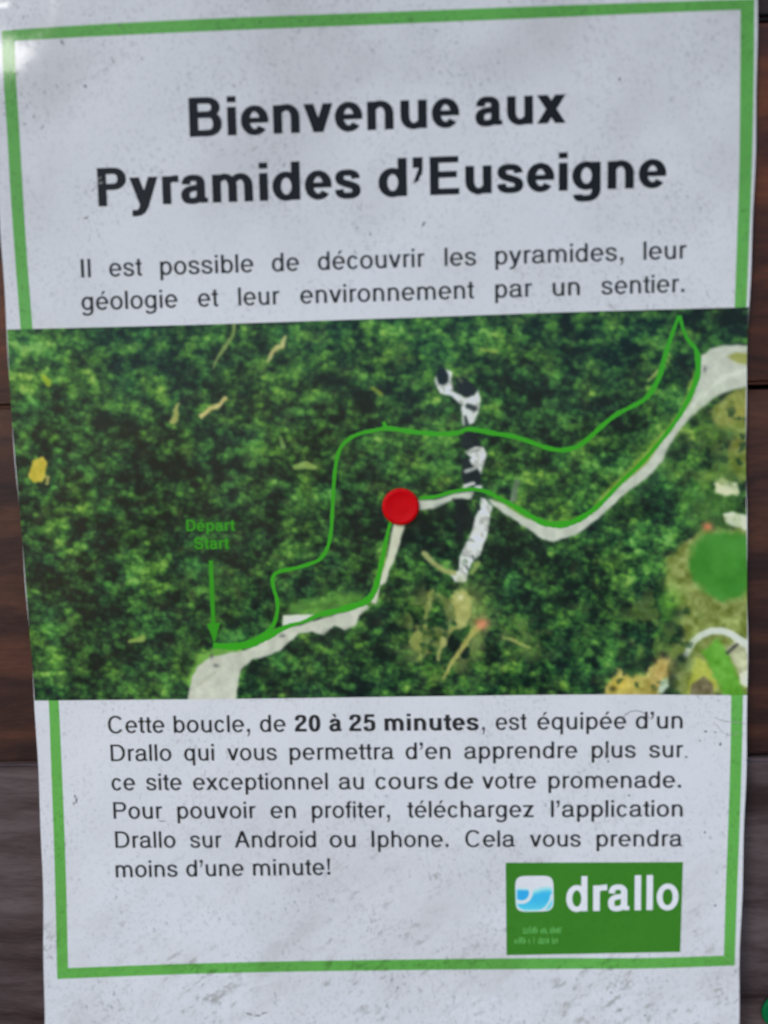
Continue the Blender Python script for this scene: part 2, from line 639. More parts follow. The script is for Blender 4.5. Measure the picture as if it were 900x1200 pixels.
# tone of the wood seen from above
xx, yy = X + WX * 5, Y + WY * 5
wx2, wy2 = (fbm(X, Y, 5, 150, 2) - .5) * 6, (fbm(X, Y, 5, 160, 2) - .5) * 6
e1, t1, l1, f1 = crowns(xx * .95 + yy * .3 + wx2, yy * 1.05 - xx * .3 + wy2, 9, 5)
e2, t2, l2_, f2 = crowns(xx + wx2, yy * 1.15 + wy2, 5.5, 6)
big = fbm(X * .8 + Y * .5, Y - X * .45, 46, 20, 4)
mid = fbm(X, Y, 17, 30, 4)
tone = 0.385 + (big - .5) * .6 + (mid - .5) * 1.0 + (fbm(X * .75 + Y * .5, Y * 1.15 - X * .45, 9.5, 33, 3) - .5) * 1.25 + .13 * gauss(790, 575, 60, 45, -30) + .12 * gauss(600, 545, 90, 40) + .1 * gauss(730, 650, 50, 40)
tone += (t1 - .5) * .30 + (t2 - .5) * .14 + np.clip(e1, 0, .5) * .5 - .15 + np.clip(e2, 0, .4) * .1
tone += l1 * .13 + l2_ * .05
tone -= smooth((f1 - .45) / .5) * .12
for cx, cy, rx, ry, rot, a in (
        (55, 420, 65, 50, -25, .42), (20, 400, 40, 70, 0, .2), (165, 455, 30, 22, 0, .20), (345, 535, 45, 18, 25, .2),
        (110, 500, 90, 25, 25, -.12), (250, 560, 120, 40, 10, -.22), (150, 620, 110, 60, 0, -.12), (330, 450, 120, 50, 0, -.06),
        (60, 620, 25, 60, 0, .22), (70, 780, 18, 45, -15, .30), (50, 800, 10, 30, 0, .2), (215, 790, 22, 26, 0, .42),
        (600, 395, 120, 30, 0, .12), (660, 450, 60, 40, -20, -.08), (700, 420, 70, 30, 0, .02), (500, 470, 60, 26, 0, .14), (500, 530, 50, 22, 0, .15),
        (440, 540, 40, 30, 0, .05), (650, 560, 60, 30, 0, .16), (780, 500, 60, 25, -50, .25), (740, 550, 60, 22, -40, .3),
        (560, 700, 60, 50, 0, .02), (650, 640, 60, 30, 0, -.08), (690, 690, 60, 45, 0, -.12), (620, 740, 50, 40, 0, .08),
        (500, 620, 36, 22, 20, -.28), (610, 640, 30, 20, 0, -.15), (780, 600, 60, 40, -30, .14), (720, 620, 40, 30, -30, .1), (735, 600, 20, 14, 0, -.35),
        (320, 790, 40, 22, -20, -.08), (370, 780, 40, 26, 0, .12), (440, 760, 50, 30, 0, -.02), (420, 680, 30, 28, 0, .05), (520, 660, 22, 22, 0, .2),
        (380, 700, 40, 14, 0, .2), (840, 375, 45, 16, 5, -.40), (810, 385, 20, 10, 0, .1), (855, 395, 24, 8, 0, .25), (380, 415, 70, 30, 0, .05),
        (730, 400, 60, 30, 0, -.12), (245, 700, 60, 60, 0, -.05), (530, 600, 30, 16, 0, -.2), (590, 610, 22, 12, 0, -.2), (540, 400, 60, 16, 0, .18)):
    tone = tone + a * (.9 if a > 0 else .7) * gauss(cx, cy, rx, ry, rot)
tone = np.clip(.345 + (tone - .37) * .9, 0, 1.15)
stops = [(0, (9, 22, 24)), (.18, (15, 36, 31)), (.36, (27, 55, 37)), (.55, (44, 78, 43)), (.74, (60, 102, 49)), (.92, (84, 126, 58)), (1.15, (122, 150, 78))]
C = np.stack([np.interp(tone, [s[0] for s in stops], [s[1][i] for s in stops]) for i in range(3)], -1)
hue = fbm(X, Y, 30, 80, 3)[..., None] - .5
C = C * (1 + hue * np.array([.45, .06, -.25])) + (fbm(X, Y, 6, 90, 2)[..., None] - .5) * np.array([14, 8, 10])
warm = np.clip(fbm(X, Y, 14, 95, 3) - .62, 0, 1)[..., None] * 3
C = C * (1 - warm * .3) + warm * .3 * np.array([104, 96, 56])
C = C * np.array([1.0, 1.04, .98])


def put(mask, col, var=12, a=1.0, vs_=8):
    global C
    var = var * 1.5
    n = (fbm(X, Y, vs_, 120 + len(NG) % 7, 3) - .5)[..., None] * 2 * var
    mk = (mask * a)[..., None]
    C = C * (1 - mk) + (np.array(col, float) + n) * mk


# open ground at the right
put(poly([(832, 482), (858, 458), (880, 452), (880, 560), (868, 566), (850, 540), (862, 505), (840, 500)], 4, 4), (118, 122, 60), 30, .85)
put(gauss(868, 480, 14, 20), (150, 140, 70), 14, .6)
put(gauss(835, 590, 30, 30), (70, 120, 50), 20, .6)
put(poly([(780, 655), (800, 635), (830, 620), (880, 618), (880, 815), (800, 815), (770, 790), (800, 745), (792, 720), (778, 690)], 5, 5), (122, 130, 72), 34, .9)
put(gauss(786, 708, 12, 20), (88, 142, 50), 14, .9)
put(poly([(812, 640), (828, 626), (850, 622), (880, 630), (880, 684), (868, 700), (848, 705), (828, 696), (812, 680), (807, 660)], 6, 5), (52, 116, 42), 10, .95, 20)
put(gauss(858, 655, 12, 20), (64, 128, 50), 6, .5)
put(poly([(822, 762), (842, 748), (858, 775), (872, 815), (848, 815), (836, 790)], 3, 3), (84, 142, 50), 14, .95)
put(poly([(808, 800), (815, 768), (828, 775), (840, 800), (838, 815), (806, 815)], 3, 3), (158, 162, 70), 14, .85)
put(gauss(829, 617, 6, 5), (196, 110, 84), 6, .9)
put(poly([(838, 566), (846, 560), (864, 566), (866, 578), (850, 582), (840, 577)], 2, 3), (200, 198, 172), 20, .9)
put(poly([(848, 604), (860, 600), (880, 606), (880, 622), (862, 618), (850, 612)], 2, 3), (198, 200, 184), 20, .9)
put(line([(818, 760), (812, 748), (824, 744), (838, 742)], 3), (70, 120, 50), 8, .3)
put(line([(804, 767), (812, 752), (822, 744), (834, 739.5), (846, 739), (857, 743), (866, 750), (880, 760)], [7, 8, 8, 8, 8, 8, 10, 16], 1, .6), (186, 190, 190), 7, .97)
put(poly([(850, 760), (862, 752), (874, 760), (880, 800), (872, 806), (862, 780)], 2, 2), (164, 164, 140), 24, .95)
put(line([(852, 765), (864, 756)], 4), (50, 52, 56), 6, .8)
put(poly([(810, 803), (825, 792), (834, 800), (838, 815), (808, 815)], 1.5, 2), (96, 88, 70), 26, .95, 5)
put(poly([(866, 790), (880, 782), (880, 806), (868, 802)], 2, 1), (196, 196, 186), 12, .9)
put(gauss(797, 774, 10, 11) + gauss(786, 797, 8, 14), (18, 34, 34), 8, .95)
put(poly([(706, 812), (714, 795), (722, 785), (738, 790), (754, 788), (764, 780), (776, 770), (784, 775), (780, 798), (772, 818), (706, 818)], 3, 5), (172, 154, 84), 30, .85)
put(gauss(728, 802, 14, 10), (200, 170, 72), 8, .6)
put(gauss(775, 787, 12, 22, 20), (150, 120, 74), 20, .6)
put(poly([(770, 812), (776, 796), (782, 794), (784, 804), (776, 813)], 1.5, 1), (176, 190, 186), 12, .9)
put(gauss(718, 807, 4, 3), (50, 50, 30), 4, .9)
# sandy scars at the left
for pts, wd, c in ((([(277, 374), (272, 392), (264, 408), (252, 424), (250, 432)]), [3, 5, 4, 3, 2], (118, 136, 78)),
                   ([(335, 395), (330, 405), (322, 410), (314, 424)], [3, 5, 5, 3], (172, 164, 112)),
                   ([(264, 466), (258, 474), (246, 479), (236, 488)], [4, 6, 6, 5], (188, 172, 116)),
                   ([(210, 472), (206, 482), (204, 493)], [3, 6, 9], (146, 146, 86)),
                   ([(44, 556), (47, 545), (50, 538)], [20, 18, 6], (190, 168, 66)),
                   ([(56, 560), (56, 566)], [5, 3], (150, 140, 80)),
                   ([(345, 548), (358, 545), (368, 548)], [5, 9, 6], (122, 146, 78)),
                   ([(328, 512), (332, 524)], [3, 5], (100, 130, 76)),
                   ([(50, 440), (56, 448)], [4, 9], (130, 150, 40)),
                   ([(564, 410), (582, 412)], [3, 3], (130, 146, 70)),
                   ([(152, 752), (166, 748)], [4, 8], (120, 140, 70)),
                   ([(760, 446), (770, 436)], [3, 5], (140, 160, 90)),
                   ([(590, 748), (606, 752), (620, 759)], [3, 4, 3], (140, 142, 84)),
                   ([(436, 455), (446, 462)], [4, 4], (110, 124, 50)),
                   ([(606, 565), (602, 585), (596, 592)], [5, 8, 5], (92, 106, 92))):
    put(line(pts, wd, 1.2, 2.2), c, 14, .92)
# verge of the road
put(line([(225, 800), (236, 775), (255, 764), (275, 762)], [14, 14, 12, 8], 4, 3), (108, 158, 66), 14, .8)
put(line([(700, 592), (740, 556), (775, 518), (803, 480), (814, 440)], [10, 13, 12, 9, 7], 3, 3), (118, 146, 58), 16, .8)
put(line([(590, 588), (615, 606), (650, 615), (690, 606), (715, 582)], [6, 7, 8, 10, 8], 3, 2), (96, 140, 56), 12, .7)
put(line([(740, 585), (770, 556), (800, 510)], 12, 6, 3), (60, 96, 60), 10, .4)
put(line([(452, 640), (446, 672), (438, 700)], [7, 9, 8], 3, 2), (112, 150, 66), 12, .7)
put(line([(345, 712), (380, 712), (420, 700)], [16, 22, 14], 5, 3), (84, 132, 56), 14, .7)
# roads
ROADC = (172, 172, 166)
road_low = [(219, 822), (224, 797), (231, 781), (247, 769), (286, 763), (309, 750), (333, 735), (356, 731), (387, 722), (414, 714),
            (428, 707), (432, 712), (421, 720), (418, 733), (403, 738), (392, 734), (380, 745), (366, 740), (352, 742), (338, 753), (326, 764), (308, 770), (294, 774), (283, 785), (279, 800), (277, 822)]
put(poly(road_low, 1.2, 1.6), ROADC, 12)
put(line([(455, 612), (466, 612), (461, 650)], 1, 1, 0), ROADC, 6, 0)
put(poly([(461, 611), (475, 611), (469, 636), (463, 655), (456, 670), (452, 684), (446, 686), (441, 708), (434, 706), (446, 676), (454, 652)], 1.1, 1), (178, 178, 166), 10)
put(poly([(332, 721), (350, 720), (376, 721), (362, 727), (348, 730), (331, 734)], 1, .8), (196, 196, 186), 8)
put(line([(235, 802), (242, 795), (252, 788)], 1.6, 1, .3), (140, 136, 120), 4, .6)
for cx, cy, rx, ry in ((253, 780, 3.2, 1.8), (248, 769, 1.8, 3), (331, 745, 3.2, 1.8), (826, 432.5, 2, 3.4)):
    pass
road_mid = [(486, 586), (509, 585.5), (528, 580), (543, 576.5), (556, 576), (552, 585), (538, 585), (526, 588), (509, 596), (494, 598), (484, 596)]
put(poly(road_mid, 1.1, .9), (174, 176, 172), 8)
road_right = [(572, 584), (590, 591), (604, 600), (620, 609), (640, 614), (660, 616), (682, 608), (700, 595), (718, 577), (740, 559), (760, 540), (780, 513),
              (796, 490), (809, 470), (817, 450), (819, 430), (822, 417), (832, 409), (848, 404.5), (880, 404), (880, 453), (862, 456), (846, 461), (830, 472), (817, 482), (800, 500),
              (784, 522), (777, 541), (758, 560), (736, 575), (716, 594), (694, 614), (672, 628), (650, 635), (636, 633), (618, 620), (603, 609), (588, 601), (576, 592)]
put(poly(road_right, 1.2, 1.7), (170, 172, 168), 12)
put(line([(805, 486), (830, 455), (852, 440), (880, 432)], 5, 3, 0), (206, 208, 206), 5, .5)
put(line([(815, 478), (826, 458), (836, 448)], 1.5, 1, .5), (140, 142, 120), 4, .5)
put(poly([(852, 418), (862, 413), (880, 414), (880, 427), (864, 426)], 2, 1), (134, 136, 74), 8, .95)
# the pale rock ridge and its shadows
ROCK = (196, 196, 200)
DK = (20, 30, 38)
put(poly([(509, 447), (512, 438), (520, 432), (530, 436), (528, 445), (531, 455), (528, 462), (516, 461)], 1.2, 1.2), ROCK, 16)
put(poly([(511, 437), (515, 430), (522, 432), (526, 440), (525, 448), (519, 452), (513, 449)], 1.1, 1), DK, 5)
put(poly([(514, 454), (522, 456), (532, 460), (545, 466), (550, 474), (540, 474), (528, 464), (516, 460)], 1.1, 1.2), ROCK, 18)
put(poly([(534, 441), (545, 443), (556, 452), (561, 462), (550, 466), (545, 465), (536, 461)], 1.1, 1.4), DK, 5)
put(poly([(545, 466), (556, 464), (561, 457), (563, 470), (561, 484), (555, 496), (542, 499), (541, 478)], 1.1, 1.2), ROCK, 12)
put(line([(549, 476), (556, 479)], [7, 7], 1, 1), DK, 4, .85)
put(line([(545, 488), (547, 497)], [3, 5], 1, 1), DK, 4, .9)
put(line([(540, 447), (536, 440)], 4, 1), (120, 130, 90), 4, .5)
put(poly([(541, 514), (547, 504), (553, 502), (560, 510), (563, 522), (556, 524), (546, 528), (540, 522)], 1.1, 1.2), DK, 5)
put(poly([(545, 530), (556, 523), (566, 523), (570, 532), (566, 546), (563, 556), (556, 546), (548, 544), (553, 536)], 1.1, 1.3), ROCK, 14)
put(line([(548, 530), (562, 527)], [3, 3], 1, .6), (110, 110, 112), 4, .6)
put(poly([(542, 538), (549, 536), (554, 546), (562, 552), (564, 566), (562, 574), (544, 572), (541, 556)], 1.2, 1.4), DK, 6)
put(line([(546, 552), (556, 549)], [4, 4], 1, 1), ROCK, 8, .9)
put(line([(545, 570), (555, 566)], [5, 4], 1, 1), ROCK, 8, .95)
put(line([(558, 571), (563, 571)], [5, 5], 1, 1), ROCK, 8, .95)
put(poly([(532, 586), (541, 584), (552, 600), (556, 612), (546, 620), (542, 632), (534, 636), (534, 610)], 2, 3), (16, 26, 30), 5, .95)
put(poly([(563, 583), (569, 584), (576, 594), (574, 610), (572, 622), (566, 640), (563, 650), (553, 660), (548, 672), (546, 682), (533, 682), (527, 672), (538, 668), (539, 652), (546, 636), (553, 622), (557, 606), (563, 596)], 1.2, 1.6), ROCK, 14)
put(line([(558, 590), (562, 596), (557, 600)], [4, 4, 2], 1, 1), DK, 4, .8)
put(line([(551, 632), (556, 634)], [4, 2], 1, 1), (70, 70, 76), 4, .6)
put(line([(554, 652), (556, 656)], [3, 3], 1, 1), DK, 4, .6)
put(line([(546, 663), (549, 668)], [3, 3], 1, 1), DK, 4, .6)
put(line([(497, 649), (508, 660), (520, 668), (532, 672)], [6, 6, 6, 5], 1.5, 1.5), (150, 150, 100), 12, .85)
put(line([(560, 660), (552, 672)], [7, 4], 1.5, 1.5), (132, 150, 84), 12, .8)
for cx, cy, rx, ry in ((520, 445, 14, 16), (552, 480, 14, 22), (558, 540, 14, 26), (556, 630, 22, 50)):
    g_ = gauss(cx, cy, rx, ry) > .3
    cr = smooth((fbm(X * 1.0, Y * .8, 6.5, 170, 3) - .58) / .06) * g_
    lum = C.mean(-1)
    put(cr * (lum > 110), (96, 96, 100), 20, .4, 4)
TAN = (152, 150, 92)
put(smooth(gauss(524, 735, 44, 50, 15) * 1.8) * smooth((fbm(X, Y, 17, 180, 4) - .40) / .16), (124, 134, 74), 26, .68)
put(smooth(gauss(600, 745, 50, 26, 15) * 1.5) * smooth((fbm(X, Y, 17, 190, 4) - .52) / .12), (96, 118, 62), 20, .5)
put(smooth(gauss(770, 745, 36, 50, -15) * 1.6) * smooth((fbm(X, Y, 20, 200, 4) - .46) / .14), (104, 126, 62), 22, .55)
put(smooth(gauss(845, 540, 40, 60, 0) * 1.6) * smooth((fbm(X, Y, 18, 210, 4) - .46) / .14), (92, 118, 56), 22, .5)
put(poly([(529, 700), (538, 690), (546, 694), (554, 702), (550, 720), (547, 734), (535, 739), (532, 722)], 2, 5), TAN, 18, .9)
put(gauss(540, 700, 3.5), (196, 190, 160), 4, .9)
put(line([(534, 736), (522, 746), (516, 758), (515, 772)], [5, 7, 5, 4], 2, 5), TAN, 14, .85)
put(line([(505, 694), (501, 712), (496, 732), (486, 756), (494, 770)], [7, 5, 8, 10, 6], 2, 6), (128, 134, 74), 14, .8)
put(line([(562, 734), (548, 748), (538, 764), (528, 780), (520, 794)], [6, 7, 5, 5, 3], 1.5, 1.5), (154, 148, 84), 12, .9)
put(gauss(565, 731, 7.5, 7), (202, 124, 100), 8, .95)
for (cx, cy, rx, ry, th, aa) in ((525, 745, 52, 48, .82, .8), (795, 735, 26, 40, .86, .75), (858, 520, 26, 50, .70, .85), (740, 795, 40, 22, .82, .7), (560, 660, 20, 30, .9, .6)):
    reg = smooth(gauss(cx, cy, rx, ry) * 2.2 - .5)
    mk_ = smooth((t1 - th) / .04) * smooth((.62 - f1) / .2) * reg * (1 - gauss(565, 731, 9, 9)) * (1 - gauss(540, 705, 9, 12))
    put(mk_, (30, 56, 36), 12, aa, 4)
# deep shade of the trees over the lower road edge
for cx, cy, r in ((386, 742, 7), (398, 741, 5), (352, 752, 6), (366, 748, 6), (296, 784, 9), (312, 790, 10), (440, 716, 7), (455, 690, 6), (430, 728, 6), (520, 596, 9), (506, 604, 8), (590, 610, 7),
                  (612, 624, 7), (632, 638, 6), (788, 530, 8), (800, 512, 7), (735, 597, 9), (720, 606, 8), (756, 570, 6), (812, 492, 5), (792, 716, 9), (782, 730, 8), (796, 738, 6), (738, 778, 8), (752, 774, 7)):
    put(gauss(cx + 1, cy + 2, r, r * .8), (17, 31, 30), 8, .72)
put(line([(221, 616), (272, 616)], 11, 4, 0), (34, 92, 30), 10, .6)
put(line([(230, 637), (266, 637)], 11, 4, 0), (34, 92, 30), 10, .6)
put(line([(248, 655), (251, 750)], 7, 3, .5), (40, 96, 34), 10, .4)
# small cars on the road
for cx, cy, rx, ry in ((253, 780, 3.4, 1.9), (248, 769, 1.8, 3.2), (331, 745, 3.6, 1.9), (826, 432.5, 2, 3.6)):
    put(gauss(cx, cy, rx, ry), (78, 80, 84), 4, .9)


def blur(A, s):
    r = int(3 * s + 1)
    k = np.exp(-np.arange(-r, r + 1) ** 2 / (2 * s * s))
    k /= k.sum()
    for axn in (0, 1):
        pad = [(0, 0)] * A.ndim
        pad[axn] = (r, r)
        B = np.pad(A, pad, mode='edge')
        A = sum(k[i] * np.take(B, range(i, i + A.shape[axn]), axn) for i in range(2 * r + 1))
    return A


C = blur(C, .85)
mean = C.mean(-1, keepdims=True)
C = np.clip(mean + (C - mean) * 1.0, 3, 245)
C = C + (rng.random(C.shape) - .5) * 5


def set_print(o, C):
    A = np.clip(lin(C) / PAPER_SEEN * .8, .002, .85).reshape(-1, 3)
    rgba = np.concatenate([A, np.ones((len(A), 1))], 1).astype(np.float32)
    at = o.data.color_attributes.new('print', 'FLOAT_COLOR', 'POINT')
    at.data.foreach_set('color', rgba.ravel())


aerial = nlink(grid_mesh('aerial_map', MX, MY, 0.04, M_MAP))
set_print(aerial, C)


# ------------------------------------------------------------------ printed lines on the map
def resample(pts, step=2.0):
    p = np.array(pts, float)
    out = []
    n = len(p)
    for i in range(n - 1):
        p0, p1, p2, p3 = p[max(i - 1, 0)], p[i], p[i + 1], p[min(i + 2, n - 1)]
        k = max(2, int(np.hypot(*(p2 - p1)[:2]) / step))
        for t in np.arange(k) / k:
            out.append(.5 * ((2 * p1) + (-p0 + p2) * t + (2 * p0 - 5 * p1 + 4 * p2 - p3) * t * t + (-p0 + 3 * p1 - 3 * p2 + p3) * t**3))
    out.append(p[-1])
    return np.array(out)


def ribbon(name, pts, wd, lift, mat, smooth_it=True):
    """pts: (x, y, width) pixels"""
    p = np.array([(a[0], a[1], a[2] if len(a) > 2 else wd) for a in pts], float)
    if smooth_it: p = resample(p)
    t = np.gradient(p[:, :2], axis=0)
    t /= np.linalg.norm(t, axis=1, keepdims=True) + 1e-9
    n = np.stack([-t[:, 1], t[:, 0]], 1)
    w2 = p[:, 2:3] * .385 * (1 + .10 * np.sin(np.arange(len(p)) * .55)[:, None] + .07 * np.sin(np.arange(len(p)) * 1.7)[:, None])
    u = np.linspace(-1, 1, 3)
    PX = p[:, 0:1] + n[:, 0:1] * w2 * u
    PY = p[:, 1:2] + n[:, 1:2] * w2 * u
    return grid_mesh(name, PX[:, ::1], PY[:, ::1], lift, mat)


upper = [(300, 749), (312, 741), (321, 731), (325, 716), (324.5, 702), (320.5, 688), (320, 676), (328, 669.5), (345, 666), (362, 661), (375, 655), (384, 641), (388, 622),
         (389.5, 600), (391, 570), (393.5, 545), (398, 527), (408, 515), (422, 508), (438, 504.5), (455, 502, 7), (480, 505.5, 7), (510, 508.5, 7), (535, 507.5, 7), (547, 503, 6),
         (560, 504, 8), (580, 508, 7), (602, 511.5, 7), (622, 518, 6.5), (640, 524.5, 6.5), (658, 527.5, 7), (676, 523.5, 7), (690, 513.5, 7), (705, 499.5, 7), (722, 486, 6.5),
         (740, 476.5, 6.5), (755, 468, 7), (765, 456, 8), (773, 440, 8), (779, 418, 7), (786, 396, 6), (795.5, 370, 5)]
upper = [(a[0], a[1], a[2] if len(a) > 2 else 5.6) for a in upper]
lower = [(796.5, 370, 5), (800, 384, 5), (806, 398, 5), (815, 409, 7), (818, 422, 9), (817.5, 438, 9), (812, 456, 8), (803, 475, 7), (790, 496, 6.5), (773, 518, 6), (752, 542, 6), (728, 565, 6), (708, 586, 6.5),
         (692, 600, 8), (672, 611.5, 9), (655, 615, 10), (638, 613, 9), (622, 605, 8), (604, 594, 7), (588, 585.5, 6), (572, 577, 6), (558, 573.5, 6), (544, 574, 5.5), (528, 577, 5.5), (510, 582, 5.5), (492, 583.5, 5.5)]
lower2 = [(459, 608, 5), (455, 622, 5), (451, 640, 6), (447, 660, 7), (443, 678, 8), (438, 694, 9), (428, 705, 10), (412, 711, 10), (394, 716, 9), (374, 720.5, 7), (356, 728.5, 5), (340, 733, 6), (326, 739, 9), (308, 748.5, 11), (290, 755, 12), (272, 757.5, 10), (250, 756.5, 9)]


def mirror_ok(o):
    """make the print face the viewer"""
    me = o.data
    me.update()
    if sum(p.normal.y * p.area for p in me.polygons) > 0:
        me.flip_normals()
    return o


for q, (pp, lf) in enumerate(((upper, .070), (lower, .078), (lower2, .086))):
    o = mirror_ok(ribbon('trail_line', pp, 6, lf, M_TRAIL))
    sub(o, aerial)
o = mirror_ok(ribbon('arrow', [(247.2, 657, 6), (248, 680, 6), (249, 705, 6), (250.2, 730, 6), (250.2, 730.4, 18), (250.8, 741, 10), (251.5, 752, 1.5)], 5, .094, M_LABEL, False))
sub(o, aerial)
sub(mirror_ok(ribbon('trail_mark', [(449.5, 494, 4), (451, 499, 6), (452, 503, 7)], 5, .10, M_TRAIL)), aerial)


# ------------------------------------------------------------------ lettering: a grotesque built from pen strokes
class Pen:
    """glyph outlines in 1/1000 em; S = upright stem, H = horizontal stroke"""

    def __init__(s, stem, hor, bold):
        s.S, s.H, s.b = stem, hor, bold
        s.cache = {}

    # primitives append quads
    def rect(s, x0, y0, x1, y1): s.q.append([(x0, y0), (x1, y0), (x1, y1), (x0, y1)])

    def quad(s, *p): s.q.append(list(p))

    def diag(s, x0, y0, x1, y1, wd): s.q.append([(x0 - wd / 2, y0), (x0 + wd / 2, y0), (x1 + wd / 2, y1), (x1 - wd / 2, y1)])

    def stroke(s, pts, wd=None):
        p = np.array(pts, float)
        t = np.gradient(p, axis=0)
        t /= np.linalg.norm(t, axis=1, keepdims=True) + 1e-9
        wd = np.ones(len(p)) if wd is None else np.interp(np.linspace(0, 1, len(p)), np.linspace(0, 1, len(wd)), wd)
        off = np.stack([-t[:, 1] * s.S / 2, t[:, 0] * s.H / 2], 1) * wd[:, None]
        a, b = p + off, p - off
        for i in range(len(p) - 1):
            s.q.append([tuple(a[i]), tuple(b[i]), tuple(b[i + 1]), tuple(a[i + 1])])

    @staticmethod
    def arc(cx, cy, rx, ry, a0, a1, n=2.35, k=None):
        k = k or max(6, int(abs(a1 - a0) / 12))
        o = []
        for a in np.radians(np.linspace(a0, a1, k + 1)):
            c, q = math.cos(a), math.sin(a)
            o.append((cx + rx * math.copysign(abs(c) ** (2 / n), c), cy + ry * math.copysign(abs(q) ** (2 / n), q)))
        return o

    @staticmethod
    def bez(*P, k=7):
        """chain of cubic segments P0 c c P1 c c P2 ..."""
        o = []
        for i in range(0, len(P) - 1, 3):
            a, b, c, d = [np.array(v, float) for v in P[i:i + 4]]
            for t in np.linspace(0, 1, k + 1)[(0 if i == 0 else 1):]:
                o.append(tuple((1 - t)**3 * a + 3 * t * (1 - t)**2 * b + 3 * t * t * (1 - t) * c + t**3 * d))
        return o

    def ring(s, x0, x1, y0, y1, n=2.05):
        S_, H_ = s.S, s.H
        s.stroke(s.arc((x0 + x1) / 2, (y0 + y1) / 2, (x1 - x0 - S_) / 2, (y1 - y0 - H_) / 2, 0, 360, n, 36))

    def arch(s, xl, xr, top, base, y_from=None):
        """n-shaped arch between two stem centres"""
        H_ = s.H
        ry = 200 if not s.b else 185
        cy = top - H_ / 2 - ry
        s.stroke(s.arc((xl + xr) / 2, cy, (xr - xl) / 2, ry, 172, 0, 2.03, 14) + [(xr, cy - 40), (xr, base)], [.55, .8, 1, 1, 1, 1, 1, 1])

    def glyph(s, ch):
        if ch in s.cache: return s.cache[ch]
        s.q = []
        S_, H_, B = s.S, s.H, s.b
        X_, C_, O = 523, 718, 14
        if ch == ' ': adv = 278
        elif ch in 'noucdbpqeghaàs' or ch in 'éêm':
            pass
        W = {'a': 556, 'b': 556, 'c': 500, 'd': 556, 'e': 556, 'f': 278, 'g': 556, 'h': 556, 'i': 222, 'l': 222, 'm': 833, 'n': 556, 'o': 556, 'p': 556, 'q': 556, 'r': 333, 's': 500,
             't': 278, 'u': 556, 'v': 500, 'x': 500, 'y': 500, 'z': 500, 'A': 667, 'B': 667, 'C': 722, 'D': 722, 'E': 667, 'I': 278, 'P': 667, 'S': 667, ',': 278, '.': 278, '!': 278, '’': 222, ' ': 278, '2': 556, '0': 556, '5': 556}
        if B: W.update({'b': 611, 'c': 556, 'd': 611, 'f': 333, 'g': 611, 'h': 611, 'i': 278, 'l': 278, 'm': 889, 'n': 611, 'o': 611, 'p': 611, 'q': 611, 'r': 389, 's': 556, 't': 333, 'u': 611, 'v': 556, 'x': 556, 'y': 556, 'B': 722, '’': 278})
        base = {'é': 'e', 'à': 'a'}.get(ch, ch)
        adv = W[base]
        lsb = 64 if not B else 62
        L, Rr = lsb, adv - lsb                      # ink limits of stemmed letters
        l0, r0 = (24, adv - 24) if B else (34, adv - 34)                       # ink limits of round letters
        sl, sr = L + S_ / 2, Rr - S_ / 2
        if base == 'o': s.ring(l0, r0, -O, X_ + O)
        elif base == '0':
            s.ring(40, 516, -O, 709, 2.3)
        elif base in 'bp':
            s.rect(L, 0 if base == 'b' else -207, L + S_, C_ if base == 'b' else X_)
            s.ring(L, r0, -O, X_ + O)
        elif base in 'dq':
            s.rect(Rr - S_, 0 if base == 'd' else -207, Rr, C_ if base == 'd' else X_)
            s.ring(l0, Rr, -O, X_ + O)
        elif base == 'g':
            s.ring(l0, Rr, 0, X_ + O)
            s.stroke([(sr, X_), (sr, 200)] + s.bez((sr, 20), (sr, -110), (sr - 70, -217 + H_ / 2), (l0 + (Rr - l0) * .48, -217 + H_ / 2), (l0 + 110, -217 + H_ / 2), (l0 + 24 + S_ / 2, -160), (l0 + 20 + S_ / 2, -78)))
        elif base in 'nh':
            s.rect(L, 0, L + S_, C_ if base == 'h' else X_)
            s.arch(sl, sr, X_ + O, 0)
        elif base == 'm':
            s.rect(L, 0, L + S_, X_)
            mid_ = (sl + sr) / 2
            s.arch(sl, mid_, X_ + O, 0)
            s.arch(mid_, sr, X_ + O, 0)
        elif base == 'r':
            s.rect(L + 6, 0, L + 6 + S_, X_)
            s.stroke(s.bez((L + 6 + S_ / 2, 330), (L + 10 + S_ / 2, 440), (L + 110, X_ + O - H_ / 2 - 4), (adv - 8, X_ + O - H_ / 2 - 4)), [.6, .9, 1, 1.1])
        elif base == 'u':
            s.rect(Rr - S_, 0, Rr, X_)
            ry = 200 if not B else 185
            cy = -O + H_ / 2 + ry
            s.stroke([(sl, X_), (sl, cy + 40)] + s.arc((sl + sr) / 2, cy, (sr - sl) / 2, ry, 180, 352, 2.03, 14), [1, 1, 1, 1, 1, 1, .8, .55])
        elif base == 'i':
            x = adv / 2
            s.rect(x - S_ / 2, 0, x + S_ / 2, X_)
            s.rect(x - S_ / 2, 612 if not B else 604, x + S_ / 2, C_)
        elif base == 'l': s.rect(adv / 2 - S_ / 2, 0, adv / 2 + S_ / 2, C_)
        elif base == 'I': s.rect(adv / 2 - S_ / 2 - 4, 0, adv / 2 + S_ / 2 + 4, C_)
        elif base == 'e':
            cx, cy, rx, ry = adv / 2, X_ / 2, (r0 - l0 - S_) / 2, (X_ + 2 * O - H_) / 2
            s.stroke(s.arc(cx, cy, rx, ry, 0, 322, 2.05, 30))
            s.rect(l0 + S_ * .5, cy - H_ * .42, r0 - 1, cy + H_ * .42)
            s.quad((r0 - S_, cy - H_ * .42), (r0 - 1, cy - H_ * .42), (r0 - 2, cy + 40), (r0 - S_, cy + 40))
        elif base == 'c':
            cx, cy, rx, ry = adv / 2 + 8, X_ / 2, (r0 - l0 - S_) / 2 + 6, (X_ + 2 * O - H_) / 2
